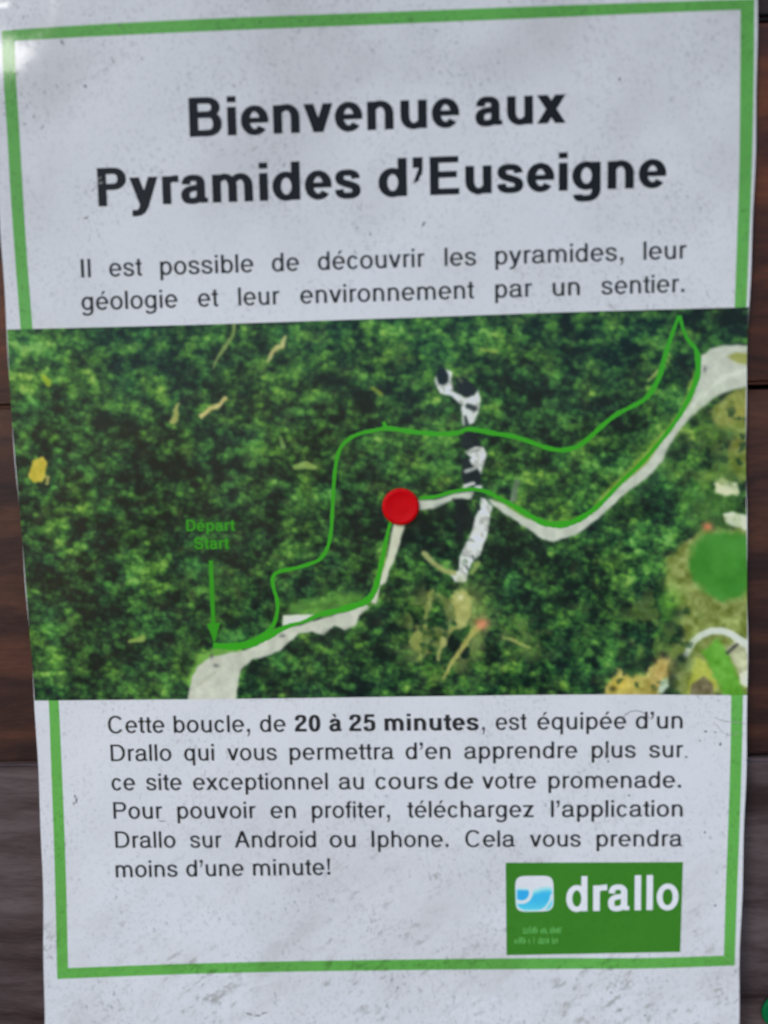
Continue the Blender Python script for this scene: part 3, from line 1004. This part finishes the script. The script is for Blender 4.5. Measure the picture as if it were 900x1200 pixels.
            s.stroke(s.arc(cx, cy, rx, ry, 32, 328, 2.05, 26))
        elif base == 'a':
            xr = adv - 78 - S_ / 2 + (6 if B else 0)
            l = (30 if B else 38) + S_ / 2
            s.stroke(s.bez((l + 12, 355), (l + 16, 470), (l + 90, X_ + O - H_ / 2), (270, X_ + O - H_ / 2), (xr - 60, X_ + O - H_ / 2), (xr, 455), (xr, 370)) + [(xr, 300), (xr, 110)])
            s.stroke(s.bez((xr, 110), (xr, 40), (xr + 14, H_ / 2 - 6), (adv - 22, H_ / 2 - 6)), [1, .9, .8, .75])
            s.stroke(s.bez((xr + 2, 322), (xr - 30, 270), (l + 130, 300), (l + 50, 252), (l - 12, 215), (l, 165), (l, 148), (l, 60), (l + 60, H_ / 2 - O), (226, H_ / 2 - O), (330, H_ / 2 - O), (xr, 70), (xr, 200)), [.75, .95, 1, 1, 1, 1, 1, 1, .8])
        elif base == 's':
            W_ = adv
            l, r_ = 36 + S_ / 2, W_ - 36 - S_ / 2
            s.stroke(s.bez((r_ - 8, 362), (r_ - 12, 450), (W_ * .66, X_ + O - H_ / 2), (W_ * .49, X_ + O - H_ / 2), (W_ * .28, X_ + O - H_ / 2), (l + 4, 450), (l + 4, 385), (l + 4, 290), (W_ * .36, 292), (W_ * .5, 262),
                           (W_ * .66, 230), (r_, 228), (r_, 142), (r_, 60), (W_ * .68, H_ / 2 - O), (W_ * .5, H_ / 2 - O), (W_ * .27, H_ / 2 - O), (l + 2, 70), (l - 2, 166), k=6),
                     [1, 1, 1, 1, 1, 1.05, 1.1, 1.05, 1, 1, 1, 1, 1])
        elif base == 'S':
            W_ = adv
            l, r_ = 46 + S_ / 2, W_ - 46 - S_ / 2
            s.stroke(s.bez((r_ - 14, 510), (r_ - 16, 630), (W_ * .66, 737 - H_ / 2), (W_ * .49, 737 - H_ / 2), (W_ * .28, 737 - H_ / 2), (l + 4, 640), (l + 4, 530), (l + 4, 400), (W_ * .36, 405), (W_ * .5, 370),
                           (W_ * .66, 330), (r_, 320), (r_, 200), (r_, 80), (W_ * .68, H_ / 2 - O), (W_ * .5, H_ / 2 - O), (W_ * .27, H_ / 2 - O), (l, 90), (l - 4, 230), k=7))
        elif base == 't':
            x = 86 + S_ / 2 if not B else 88 + S_ / 2
            s.stroke([(x, 660), (x, 300), (x, 120)] + s.bez((x, 110), (x, 30), (x + 26, H_ / 2 - 6), (adv - 12, H_ / 2 - 3))[1:])
            s.rect(14, X_ - H_, adv - 16, X_)
        elif base == 'f':
            x = 86 + S_ / 2
            s.stroke([(x, 0), (x, 300), (x, 560)] + s.bez((x, 570), (x, 660), (x + 30, 728 - H_ / 2), (adv - 4, 726 - H_ / 2))[1:])
            s.rect(14, X_ - H_, adv - 16, X_)
        elif base == 'v':
            wd = S_ * 1.1
            s.diag(10 + wd / 2, X_, adv / 2, 0, wd)
            s.diag(adv - 10 - wd / 2, X_, adv / 2, 0, wd)
        elif base == 'x':
            wd = S_ * 1.22
            s.diag(8 + wd / 2, X_, adv - 8 - wd / 2, 0, wd)
            s.diag(adv - 8 - wd / 2, X_, 8 + wd / 2, 0, wd)
        elif base == 'y':
            wd = S_ * 1.1
            s.diag(10 + wd / 2, X_, adv / 2 + 6, 0, wd)
            x1 = adv - 10 - wd / 2
            dx = (x1 - adv / 2) / X_
            s.diag(x1, X_, adv / 2 - dx * 60, -60, wd)
            s.stroke(s.bez((adv / 2 - dx * 20, -20), (adv / 2 - dx * 60 - 30, -130), (adv * .36, -214 + H_ / 2), (44, -207 + H_ / 2)), [1.02, 1, 1, 1])
        elif base == 'z':
            s.rect(32, 0, adv - 34, H_)
            s.rect(36, X_ - H_, adv - 36, X_)
            s.diag(36 + S_ * .65, 0, adv - 36 - S_ * .65, X_, S_ * 1.3)
        elif base == 'A':
            wd = S_ * 1.12
            s.diag(14 + wd / 2, 0, adv / 2, C_, wd)
            s.diag(adv - 14 - wd / 2, 0, adv / 2, C_, wd)
            s.rect(140, 215, adv - 140, 215 + H_)
        elif base == 'E':
            s.rect(80, 0, 80 + S_, C_)
            s.rect(80, 0, 620, H_)
            s.rect(80, C_ - H_, 608, C_)
            s.rect(80, 320, 580, 320 + H_)
        elif base in 'PB':
            l = 80
            s.rect(l, 0, l + S_, C_)
            r_ = (adv - 46 if base == 'P' else adv - 70) - S_ / 2
            ym = 300 if base == 'P' else 338
            cy, ry = (C_ + ym) / 2 + (H_ * 0), (C_ - ym - 0) / 2 - H_ / 2 + (0 if base == 'B' else 0)
            s.stroke([(l + S_ / 2, C_ - H_ / 2), (r_ - 170, C_ - H_ / 2)] + s.arc(r_ - 170, cy, 170, ry, 90, -90, 2.2, 14)[1:] + [(l + S_ / 2, cy - ry)])
            if base == 'B':
                r2 = adv - 44 - S_ / 2
                cy2, ry2 = (ym + H_) / 2, (ym + H_) / 2 - H_ / 2
                s.stroke([(l + S_ / 2, ym + H_ / 2), (r2 - 170, ym + H_ / 2)] + s.arc(r2 - 170, cy2, 170, ry2, 90, -90, 2.2, 14)[1:] + [(l + S_ / 2, H_ / 2)])
        elif base == 'D':
            l, r_ = 80, adv - 46 - S_ / 2
            s.rect(l, 0, l + S_, C_)
            s.stroke([(l + S_ / 2, C_ - H_ / 2), (r_ - 290, C_ - H_ / 2)] + s.arc(r_ - 290, C_ / 2, 290, C_ / 2 - H_ / 2, 90, -90, 2.2, 20)[1:] + [(l + S_ / 2, H_ / 2)])
        elif base == 'C':
            s.stroke(s.arc(adv / 2 + 4, C_ / 2, (adv - 88 - S_) / 2, (C_ + 38 - H_) / 2, 36, 324, 2.2, 32))
        elif base == '2':
            s.stroke(s.bez((40 + S_ / 2, 470), (44 + S_ / 2, 620), (150, 709 - H_ / 2), (282, 709 - H_ / 2), (420, 709 - H_ / 2), (510 - S_ / 2, 610), (510 - S_ / 2, 500), (510 - S_ / 2, 330), (110, 300), (52 + S_ / 2, H_ * .6)))
            s.rect(34, 0, 510, H_)
        elif base == '5':
            s.rect(100, 709 - H_, 480, 709)
            s.quad((96, 709), (62, 330), (62 + S_ * .85, 330), (96 + S_ * .85, 709))
            s.stroke(s.bez((62 + S_ * .45, 350), (150, 450), (250, 470 - H_ / 2 + 30), (290, 470 - H_ / 2 + 14), (420, 470 - H_ / 2), (516 - S_ / 2, 370), (516 - S_ / 2, 235), (516 - S_ / 2, 90), (410, H_ / 2 - O), (270, H_ / 2 - O), (140, H_ / 2 - O), (44 + S_ / 2, 90), (38 + S_ / 2, 190)))
        elif base == '.':
            s.rect(adv / 2 - S_ * .56, 0, adv / 2 + S_ * .56, S_ * 1.2)
        elif base in ',’':
            y = 0 if base == ',' else C_ - S_ * 1.2
            x0, x1 = adv / 2 - S_ * .56, adv / 2 + S_ * .56
            s.rect(x0, y, x1, y + S_ * 1.2)
            s.quad((x1 - S_ * .45, y), (x1, y), (x1 - S_ * .5, y - S_ * 1.5), (x0 + 4, y - S_ * 1.7))
            s.quad((x1 - S_ * .45, y + 6), (x1, y + 6), (x1 - .1 * S_, y - S_ * .8), (x1 - S_ * .7, y - S_ * 1.1))
        elif base == '!':
            s.rect(adv / 2 - S_ * .56, 0, adv / 2 + S_ * .56, S_ * 1.2)
            s.quad((adv / 2 - S_ * .25, 200), (adv / 2 + S_ * .25, 200), (adv / 2 + S_ * .56, C_), (adv / 2 - S_ * .56, C_))
        if ch == 'é':
            s.quad((adv / 2 - 30, 590), (adv / 2 + 50 - (0 if B else 20), 590), (adv / 2 + 150, 735), (adv / 2 + 30, 735))
        if ch == 'à':
            s.quad((adv / 2 - 130, 735), (adv / 2 + 0, 735), (adv / 2 + 50, 590), (adv / 2 - 30, 590))
        # union of the quads
        verts, faces = [], []
        for qd in s.q:
            for tr in ((qd[0], qd[1], qd[2]), (qd[0], qd[2], qd[3])):
                ar = (tr[1][0] - tr[0][0]) * (tr[2][1] - tr[0][1]) - (tr[1][1] - tr[0][1]) * (tr[2][0] - tr[0][0])
                if abs(ar) < 2: continue
                if ar < 0: tr = tr[::-1]
                i0 = len(verts)
                verts += [Vector((float(a), float(b))) for a, b in tr]
                faces.append([i0, i0 + 1, i0 + 2])
        if verts:
            ov, oe, of, _, _, off = geometry.delaunay_2d_cdt(verts, [], faces, 0, 0.5)
            T_ = np.array([[tuple(verts[i]) for i in f] for f in faces])
            tris = []
            for f in of:
                c_ = sum((ov[i] for i in f), Vector((0, 0))) / 3
                d_ = [(T_[:, (k + 1) % 3, 0] - T_[:, k, 0]) * (c_.y - T_[:, k, 1]) - (T_[:, (k + 1) % 3, 1] - T_[:, k, 1]) * (c_.x - T_[:, k, 0]) for k in range(3)]
                if np.any((d_[0] > 0) & (d_[1] > 0) & (d_[2] > 0)): tris.append(tuple(f))
            used = sorted({i for f in tris for i in f})
            mp = {u_: i for i, u_ in enumerate(used)}
            res = (np.array([tuple(ov[u_]) for u_ in used]), [tuple(mp[i] for i in f) for f in tris], adv)
        else:
            res = (np.zeros((0, 2)), [], adv)
        s.cache[ch] = res
        return res

    def word(s, text, track=0):
        """vertices in em units with the ink starting at x = 0"""
        x, V, T = 0, [], []
        for ch in text:
            v, f, adv = s.glyph(ch)
            n0 = sum(len(a) for a in V)
            if len(v): V.append(v + np.array([x, 0]))
            T += [tuple(i + n0 for i in t) for t in f]
            x += adv + track
        V = np.concatenate(V)
        lo, hi = V[:, 0].min(), V[:, 0].max()
        V[:, 0] -= lo
        return V, T, hi - lo


REG = Pen(112, 86, False)
BOLD = Pen(166, 120, True)
LOGO = Pen(150, 108, True)


def lean(x): return 0.058 + (x / 900.0) * (-0.020 - 0.058)


def print_line(name, words, base, cap, mat, lift, default=REG, parent=None):
    """words: (text, x0, x1[, pen]) in pixels; base: ((x, y), (x, y)) baseline"""
    (xa, ya), (xb, yb) = base
    VV, TT = [], []
    for wd in words:
        pen = wd[3] if len(wd) > 3 else default
        V, T, wdt = pen.word(wd[0])
        cp = cap(wd[1]) if callable(cap) else cap
        px = wd[1] + V[:, 0] / wdt * (wd[2] - wd[1])
        hh = V[:, 1] / 718 * cp
        py = ya + (px - xa) * (yb - ya) / (xb - xa) - hh
        px = px - lean(px) * hh + lean(wd[1]) * cp * .25
        n0 = sum(len(a) for a in VV)
        VV.append(world_pts(px, py, lift))
        TT += [tuple(i + n0 for i in t) for t in T]
    o = mesh_obj(name, np.concatenate(VV), TT, mat)
    mirror_ok(o)
    if parent: return sub(o, parent)
    return nlink(o)


TL = .03
print_line('title_line', [('Bienvenue', 222, 538), ('aux', 557, 663)], ((225, 160.5), (660, 144)), 46, M_BLACK, TL, BOLD)
print_line('title_line', [('Pyramides', 115, 422.5), ('d’Euseigne', 443.5, 780.5)], ((118, 242), (778, 219.5)), 45, M_BLACK, TL, BOLD)
print_line('text_line', [('Il', 95, 106.5), ('est', 128, 166.5), ('possible', 187.7, 297), ('de', 318.5, 350.5), ('découvrir', 372.4, 497.5), ('les', 521, 558), ('pyramides,', 580.3, 730.5), ('leur', 754, 804.5)],
           ((95, 325.3), (780, 303.8)), 21.6, M_GREY, TL)
print_line('text_line', [('géologie', 95.6, 208), ('et', 232, 255.8), ('leur', 279.3, 327.5), ('environnement', 351.8, 555.4), ('par', 580.2, 623.5), ('un', 647.4, 679.6), ('sentier.', 704.8, 802)],
           ((95, 363.8), (800, 342.3)), 21.4, M_GREY, TL)
body = [
    ([('Cette', 126.7, 192.8), ('boucle,', 203.6, 293), ('de', 304.5, 334.8), ('20', 345.5, 375.6, BOLD), ('à', 385.8, 400.6, BOLD), ('25', 409.2, 440, BOLD), ('minutes', 450.6, 561, BOLD), (',', 565, 568.2), ('est', 580.8, 617), ('équipée', 629.6, 733.8), ('d’un', 744.8, 800)], ((130, 859.2), (790, 853.7)), 20),
    ([('Drallo', 129.8, 201), ('qui', 215.8, 251), ('vous', 266.4, 324.5), ('permettra', 339.3, 461.5), ('d’en', 475.2, 528), ('apprendre', 544, 676.5), ('plus', 693.2, 745), ('sur', 760.8, 800.5)], ((140, 892), (780, 887.6)), 19.6),
    ([('ce', 130.8, 158.4), ('site', 171.5, 213), ('exceptionnel', 226.3, 384.2), ('au', 397, 426.4), ('cours', 439.8, 513), ('de', 521.2, 554.6), ('votre', 564.8, 628.2), ('promenade.', 642.6, 798)], ((140, 926.2), (780, 923.2)), 19.6),
    ([('Pour', 133, 190.3), ('pouvoir', 207.8, 299.8), ('en', 317, 346.7), ('profiter,', 365.4, 457), ('téléchargez', 477.2, 625.4), ('l’application', 645.6, 800)], ((145, 959.5), (780, 957)), 19.6),
    ([('Drallo', 135.2, 205.8), ('sur', 223, 259.8), ('Android', 274.9, 370.4), ('ou', 386.2, 416.7), ('Iphone.', 435.4, 525.6), ('Cela', 545.2, 603.4), ('vous', 620.8, 680.6), ('prendra', 699, 799.4)], ((140, 993.6), (780, 991.8)), 19.4),
    ([('moins', 135.6, 208.2), ('d’une', 218.2, 285.6), ('minute!', 296.5, 387)], ((150, 1028), (385, 1025.2)), 19.4)]
for ws, bs, cp in body: print_line('text_line', ws, bs, cp, M_GREY, TL)
print_line('map_label', [('Départ', 218.5, 275.5)], ((218, 622.4), (276, 622)), 13.4, M_LABEL, .094, LOGO, aerial)
print_line('map_label', [('Start', 228, 268.5)], ((228, 643.4), (268, 643)), 13.6, M_LABEL, .094, LOGO, aerial)

# ------------------------------------------------------------------ logo
def quad_grid(c, r, q):
    (x0, y0), (x1, y1), (x2, y2), (x3, y3) = c     # TL TR BR BL
    v = np.linspace(0, 1, r)[:, None]
    u = np.linspace(0, 1, q)[None, :]
    PX = (x0 * (1 - u) + x1 * u) * (1 - v) + (x3 * (1 - u) + x2 * u) * v
    PY = (y0 * (1 - u) + y1 * u) * (1 - v) + (y3 * (1 - u) + y2 * u) * v
    return PX, PY, u, v


PXl, PYl, _, _ = quad_grid([(592.6, 1011), (800.4, 1010.2), (797.2, 1115.6), (593.6, 1119.4)], 24, 44)
logo = nlink(grid_mesh('logo_panel', PXl, PYl, TL, M_LOGO))
print_line('logo_lettering', [('d', 663.5, 688.3, LOGO), ('r', 695, 711.5, LOGO), ('a', 712.5, 737.5, LOGO), ('ll', 743.6, 765, LOGO), ('o', 769.5, 795, LOGO)], ((663, 1068), (795, 1065.8)), 41, M_LOGOW, .055, LOGO, logo)
# blue rounded icon
PXi, PYi, u, v = quad_grid([(603.5, 1026.5), (648.5, 1026), (649, 1067.8), (604.3, 1068.6)], 84, 90)
# rounded corners come from pulling the grid's corners in
uu, vv = (u * 2 - 1) + 0 * v, (v * 2 - 1) + 0 * u
n_ = 5.0
mxx = np.maximum(np.abs(uu), np.abs(vv)) + 1e-9
rr = mxx / ((np.abs(uu) ** n_ + np.abs(vv) ** n_) ** (1 / n_) + 1e-9)
cxm, cym = PXi.mean(), PYi.mean()
PXi, PYi = cxm + (PXi - cxm) * rr, cym + (PYi - cym) * rr
icon = sub(grid_mesh('logo_icon', PXi, PYi, .055, M_ICON), logo)
wave = 1044 + 2.5 * np.sin((PXi - 606) / 7.5)
tb = smooth((PYi - wave + 6) / 12)
Ci = np.array([196, 226, 238.]) * (1 - tb)[..., None] + np.array([52, 154, 212.]) * tb[..., None]
lo_ = smooth((PYi - 1052) / 18)
Ci = Ci * (1 - lo_ * .35)[..., None] + np.array([120, 206, 236.]) * (lo_ * .35)[..., None]
hi_ = smooth((1040 - PYi) / 12)
Ci = Ci * (1 - hi_ * .5)[..., None] + np.array([226, 238, 240.]) * (hi_ * .5)[..., None]
dr = np.hypot(PXi - 611, PYi - 1046)
up = smooth((10.2 - dr) / 2) * smooth((PYi - 1040) / 5)
Ci = Ci * (1 - up)[..., None] + np.array([44, 142, 208.]) * up[..., None]
edge = np.maximum(np.abs(uu), np.abs(vv)) * 1.0
rim = smooth((edge - .84) / .16)
ring1 = smooth((2.4 - np.abs(dr - 11.2)) / 1.2) * (PXi > 606)
arc2 = smooth((1.7 - np.abs(np.hypot(PXi - 622, PYi - 1046) - 24.5)) / 1.2) * (PYi > 1048)
wm = np.clip(rim * .75 + ring1 + arc2 * .8, 0, 1)[..., None]
Ci = Ci * (1 - wm) + np.array([226, 238, 242.]) * wm
set_print(icon, blur(Ci, 1.0))
# two faint, unreadable lines of pale tagline under the icon
VV, FF = [], []
rs = random.Random(4)
for (xa, xb, yb_, hh) in ((613, 659, 1094, 8), (603, 655, 1106, 8.5)):
    x = xa
    while x < xb - 1:
        wd = rs.choice((.9, 1.1, 1.4))
        if rs.random() < .14 and x > xa + 8: x += 3; continue
        h1 = hh * rs.uniform(.6, 1.0)
        i0 = len(VV)
        sk = (x - xa) * -.006
        VV += [(x, yb_ + sk), (x + wd, yb_ + sk), (x + wd, yb_ - h1 + sk), (x, yb_ - h1 + sk)]
        FF.append((i0, i0 + 1, i0 + 2, i0 + 3))
        if rs.random() < .55:
            yy_ = yb_ - rs.choice((0.6, h1 * .5, h1 - .6)) + sk
            i0 = len(VV)
            VV += [(x + wd + .02, yy_ - .5), (x + wd + 1.4, yy_ - .5), (x + wd + 1.4, yy_ + .6), (x + wd + .02, yy_ + .6)]
            FF.append((i0, i0 + 1, i0 + 2, i0 + 3))
        x += wd + 1.5
VV = np.array(VV)
tg = mirror_ok(mesh_obj('logo_tagline', world_pts(VV[:, 0], VV[:, 1], .055), FF, M_TAGL))
sub(tg, logo)


# ------------------------------------------------------------------ marks on the sheet
def blot(name, pts, mat, lift=.11):
    """tiny irregular flakes of dirt; pts: (x, y, rx, ry, rot)"""
    VV, FF = [], []
    for (x, y, rx, ry, rot) in pts:
        n = 11
        i0 = len(VV)
        VV.append((x, y))
        for i in range(n):
            a = 2 * math.pi * i / n
            k = 1 + .38 * (random.random() - .5)
            dx, dy = rx * k * math.cos(a), ry * k * math.sin(a)
            c, s_ = math.cos(rot), math.sin(rot)
            VV.append((x + dx * c - dy * s_, y + dx * s_ + dy * c))
        FF += [(i0, i0 + 1 + i, i0 + 1 + (i + 1) % n) for i in range(n)]
    VV = np.array(VV)
    return nlink(mirror_ok(mesh_obj(name, world_pts(VV[:, 0], VV[:, 1], lift), FF, mat)))


def trail_of(pts, n, jit, r0_, r1_):
    out = []
    p = np.array(pts, float)
    for _ in range(n):
        k = random.randrange(len(p) - 1)
        t = random.random()
        x, y = p[k] * (1 - t) + p[k + 1] * t
        r_ = random.uniform(r0_, r1_)
        out.append((x + random.gauss(0, jit), y + random.gauss(0, jit), r_ * random.uniform(.8, 1.7), r_ * .7, random.uniform(-1.2, -.3)))
    return out


lt = [(x, y, a * .85, b * .85, r_) for (x, y, a, b, r_) in
      trail_of([(108, 222), (112, 214), (122, 210)], 22, 3.2, .4, 1.2) + trail_of([(36, 132), (42, 146), (60, 148)], 9, 5, .5, 1.3)
      + trail_of([(92, 258), (104, 252)], 7, 2, .4, 1.0) + trail_of([(640, 905), (655, 892), (668, 880)], 6, 8, .4, .9)]
sm1 = blot('smudge', lt, M_SMUDGE, .115)
sm1['kind'] = 'stuff'
dk = [(88, 933, .9, 1.6, 0), (89.6, 938, .9, 3.2, .1), (87, 941, .8, 1.4, .3), (710, 882, 1.0, 6.5, .12), (712.5, 892, .9, 2, .2), (737, 932, 1.3, 1.2, 0), (804, 887, 2.2, 1.0, .2), (844, 872, 1.4, 2.0, .6),
      (827, 857, 2, 1.1, 0), (838, 858, 1.5, .8, 0), (820, 868, 1, .8, 0), (838, 1061, 1.8, 1.1, -.5), (826, 975, 1.4, 1.1, -.7), (100, 101, 1.5, 1.4, 0), (140, 30, 1.6, 1, .5), (73, 50, 1, 3.4, -.6),
      (726, 93, 1, 2.2, .3), (496, 263, 1, 3, .5), (756, 1190, 2, .8, .2), (292, 1188, 5, .7, .25), (302, 1190, 4, .7, -.1), (310, 1187, 4, .6, -.3), (716, 1163, 1, 1.2, 0), (466, 1157, 1.2, .8, 0), (190, 962, 5, .5, .05)]
sm2 = blot('dirt_fleck', dk, M_SMUDGE2, .12)
sm2['kind'] = 'stuff'
hair = mirror_ok(ribbon('hair_scratch', [(728, 842, .8), (738, 834, 1), (748, 833, 1), (757, 837, .8), (762, 843, .6)], 1, .13, M_SMUDGE2))
nlink(hair)
nlink(mirror_ok(ribbon('hair_scratch', [(836, 840, .6), (848, 845, .9), (862, 846, .9), (874, 848, .6)], 1, .13, M_SMUDGE)))
nlink(mirror_ok(ribbon('hair_scratch', [(836, 846, .6), (852, 861, .8), (866, 858, .7)], 1, .134, M_SMUDGE)))


# ------------------------------------------------------------------ drawing pins
def lathe(name, prof, mat, parent, seg=48):
    VV, FF = [], []
    for (r_, z) in prof:
        for i in range(seg):
            a = 2 * math.pi * i / seg
            VV.append((r_ * math.cos(a) * MM, -z * MM, r_ * math.sin(a) * MM))
    for j in range(len(prof) - 1):
        for i in range(seg):
            k = (i + 1) % seg
            FF.append((j * seg + i, j * seg + k, (j + 1) * seg + k, (j + 1) * seg + i))
    FF.append(tuple(range(seg))[::-1])
    FF.append(tuple((len(prof) - 1) * seg + i for i in range(seg)))
    o = mesh_obj(name, VV, FF, mat, parent, True)
    me = o.data
    bm = bmesh.new()
    bm.from_mesh(me)
    bmesh.ops.recalc_face_normals(bm, faces=bm.faces)
    bm.to_mesh(me)
    bm.free()
    me.set_sharp_from_angle(angle=math.radians(60))
    return o


def plastic(name, col):
    mt, t, b = new_mat(name)
    n = t.nodes.new('ShaderNodeTexNoise')
    n.inputs['Scale'].default_value = 500
    n.inputs['Detail'].default_value = 4
    tc = t.nodes.new('ShaderNodeTexCoord')
    t.links.new(tc.outputs['Object'], n.inputs['Vector'])
    r = t.nodes.new('ShaderNodeValToRGB')
    r.color_ramp.elements[0].color = (*[c * .82 for c in col], 1)
    r.color_ramp.elements[1].color = (*[min(1, c * 1.12) for c in col], 1)
    t.links.new(n.outputs['Fac'], r.inputs[0])
    t.links.new(r.outputs[0], b.inputs['Base Color'])
    b.inputs['Roughness'].default_value = .42
    b.inputs['Specular IOR Level'].default_value = .09
    bp = t.nodes.new('ShaderNodeBump')
    bp.inputs['Distance'].default_value = .00005
    t.links.new(n.outputs['Fac'], bp.inputs['Height'])
    t.links.new(bp.outputs[0], b.inputs['Normal'])
    return mt


def make_pin(loc, r, mat, steel):
    root = link(bpy.data.objects.new('push_pin', None))
    root.location = loc
    prof = [(r * .80, 0.0), (r * .97, .25), (r, .7), (r * .985, 1.1), (r * .93, 1.42), (r * .86, 1.52), (r * .80, 1.50), (r * .74, 1.40), (r * .4, 1.34), (r * .05, 1.32)]
    lathe('head', prof, mat, root)
    lathe('needle', [(.5, 0.02), (.5, -6), (.05, -9)], steel, root, 12)
    return root


mt_s, _, bs_ = new_mat('steel')
bs_.inputs['Metallic'].default_value = 1
bs_.inputs['Base Color'].default_value = (.5, .5, .5, 1)
bs_.inputs['Roughness'].default_value = .3
x, y, z = to_sheet(469.5, 593.5)
p1 = make_pin(P3(float(x), float(y), float(z) + .16), 5.25, plastic('red_plastic', (.68, .001, .006)), mt_s)
tag(p1, 'round red drawing pin pushed into the road on the aerial map', 'push pin', 'drawing pins')
d = np.array([(912 - 450) / FPX, -(1184 - 600) / FPX, -1.0]) @ R
t = (0.5 - CAMP[2]) / d[2]
p2 = make_pin(P3(CAMP[0] + t * d[0], CAMP[1] + t * d[1], 0.3), 5.25, plastic('green_plastic', (.004, .17, .055)), mt_s)
tag(p2, 'round green drawing pin in the bare plank beside the lower right corner of the notice', 'push pin', 'drawing pins')
vk, fk = knot(8, 640, 2.2, 5.5)
mk, tk, bk = new_mat('knot_wood')
bk.inputs['Roughness'].default_value = .9
bk.inputs['Specular IOR Level'].default_value = .1
nk = tk.nodes.new('ShaderNodeTexNoise')
nk.inputs['Scale'].default_value = 600
rk = tk.nodes.new('ShaderNodeValToRGB')
rk.color_ramp.elements[0].color = (*lin((22, 15, 16)), 1)
rk.color_ramp.elements[1].color = (*lin((58, 38, 36)), 1)
tk.links.new(nk.outputs['Fac'], rk.inputs[0])
tk.links.new(rk.outputs[0], bk.inputs['Base Color'])
mesh_obj('knot', vk, fk, mk, board)
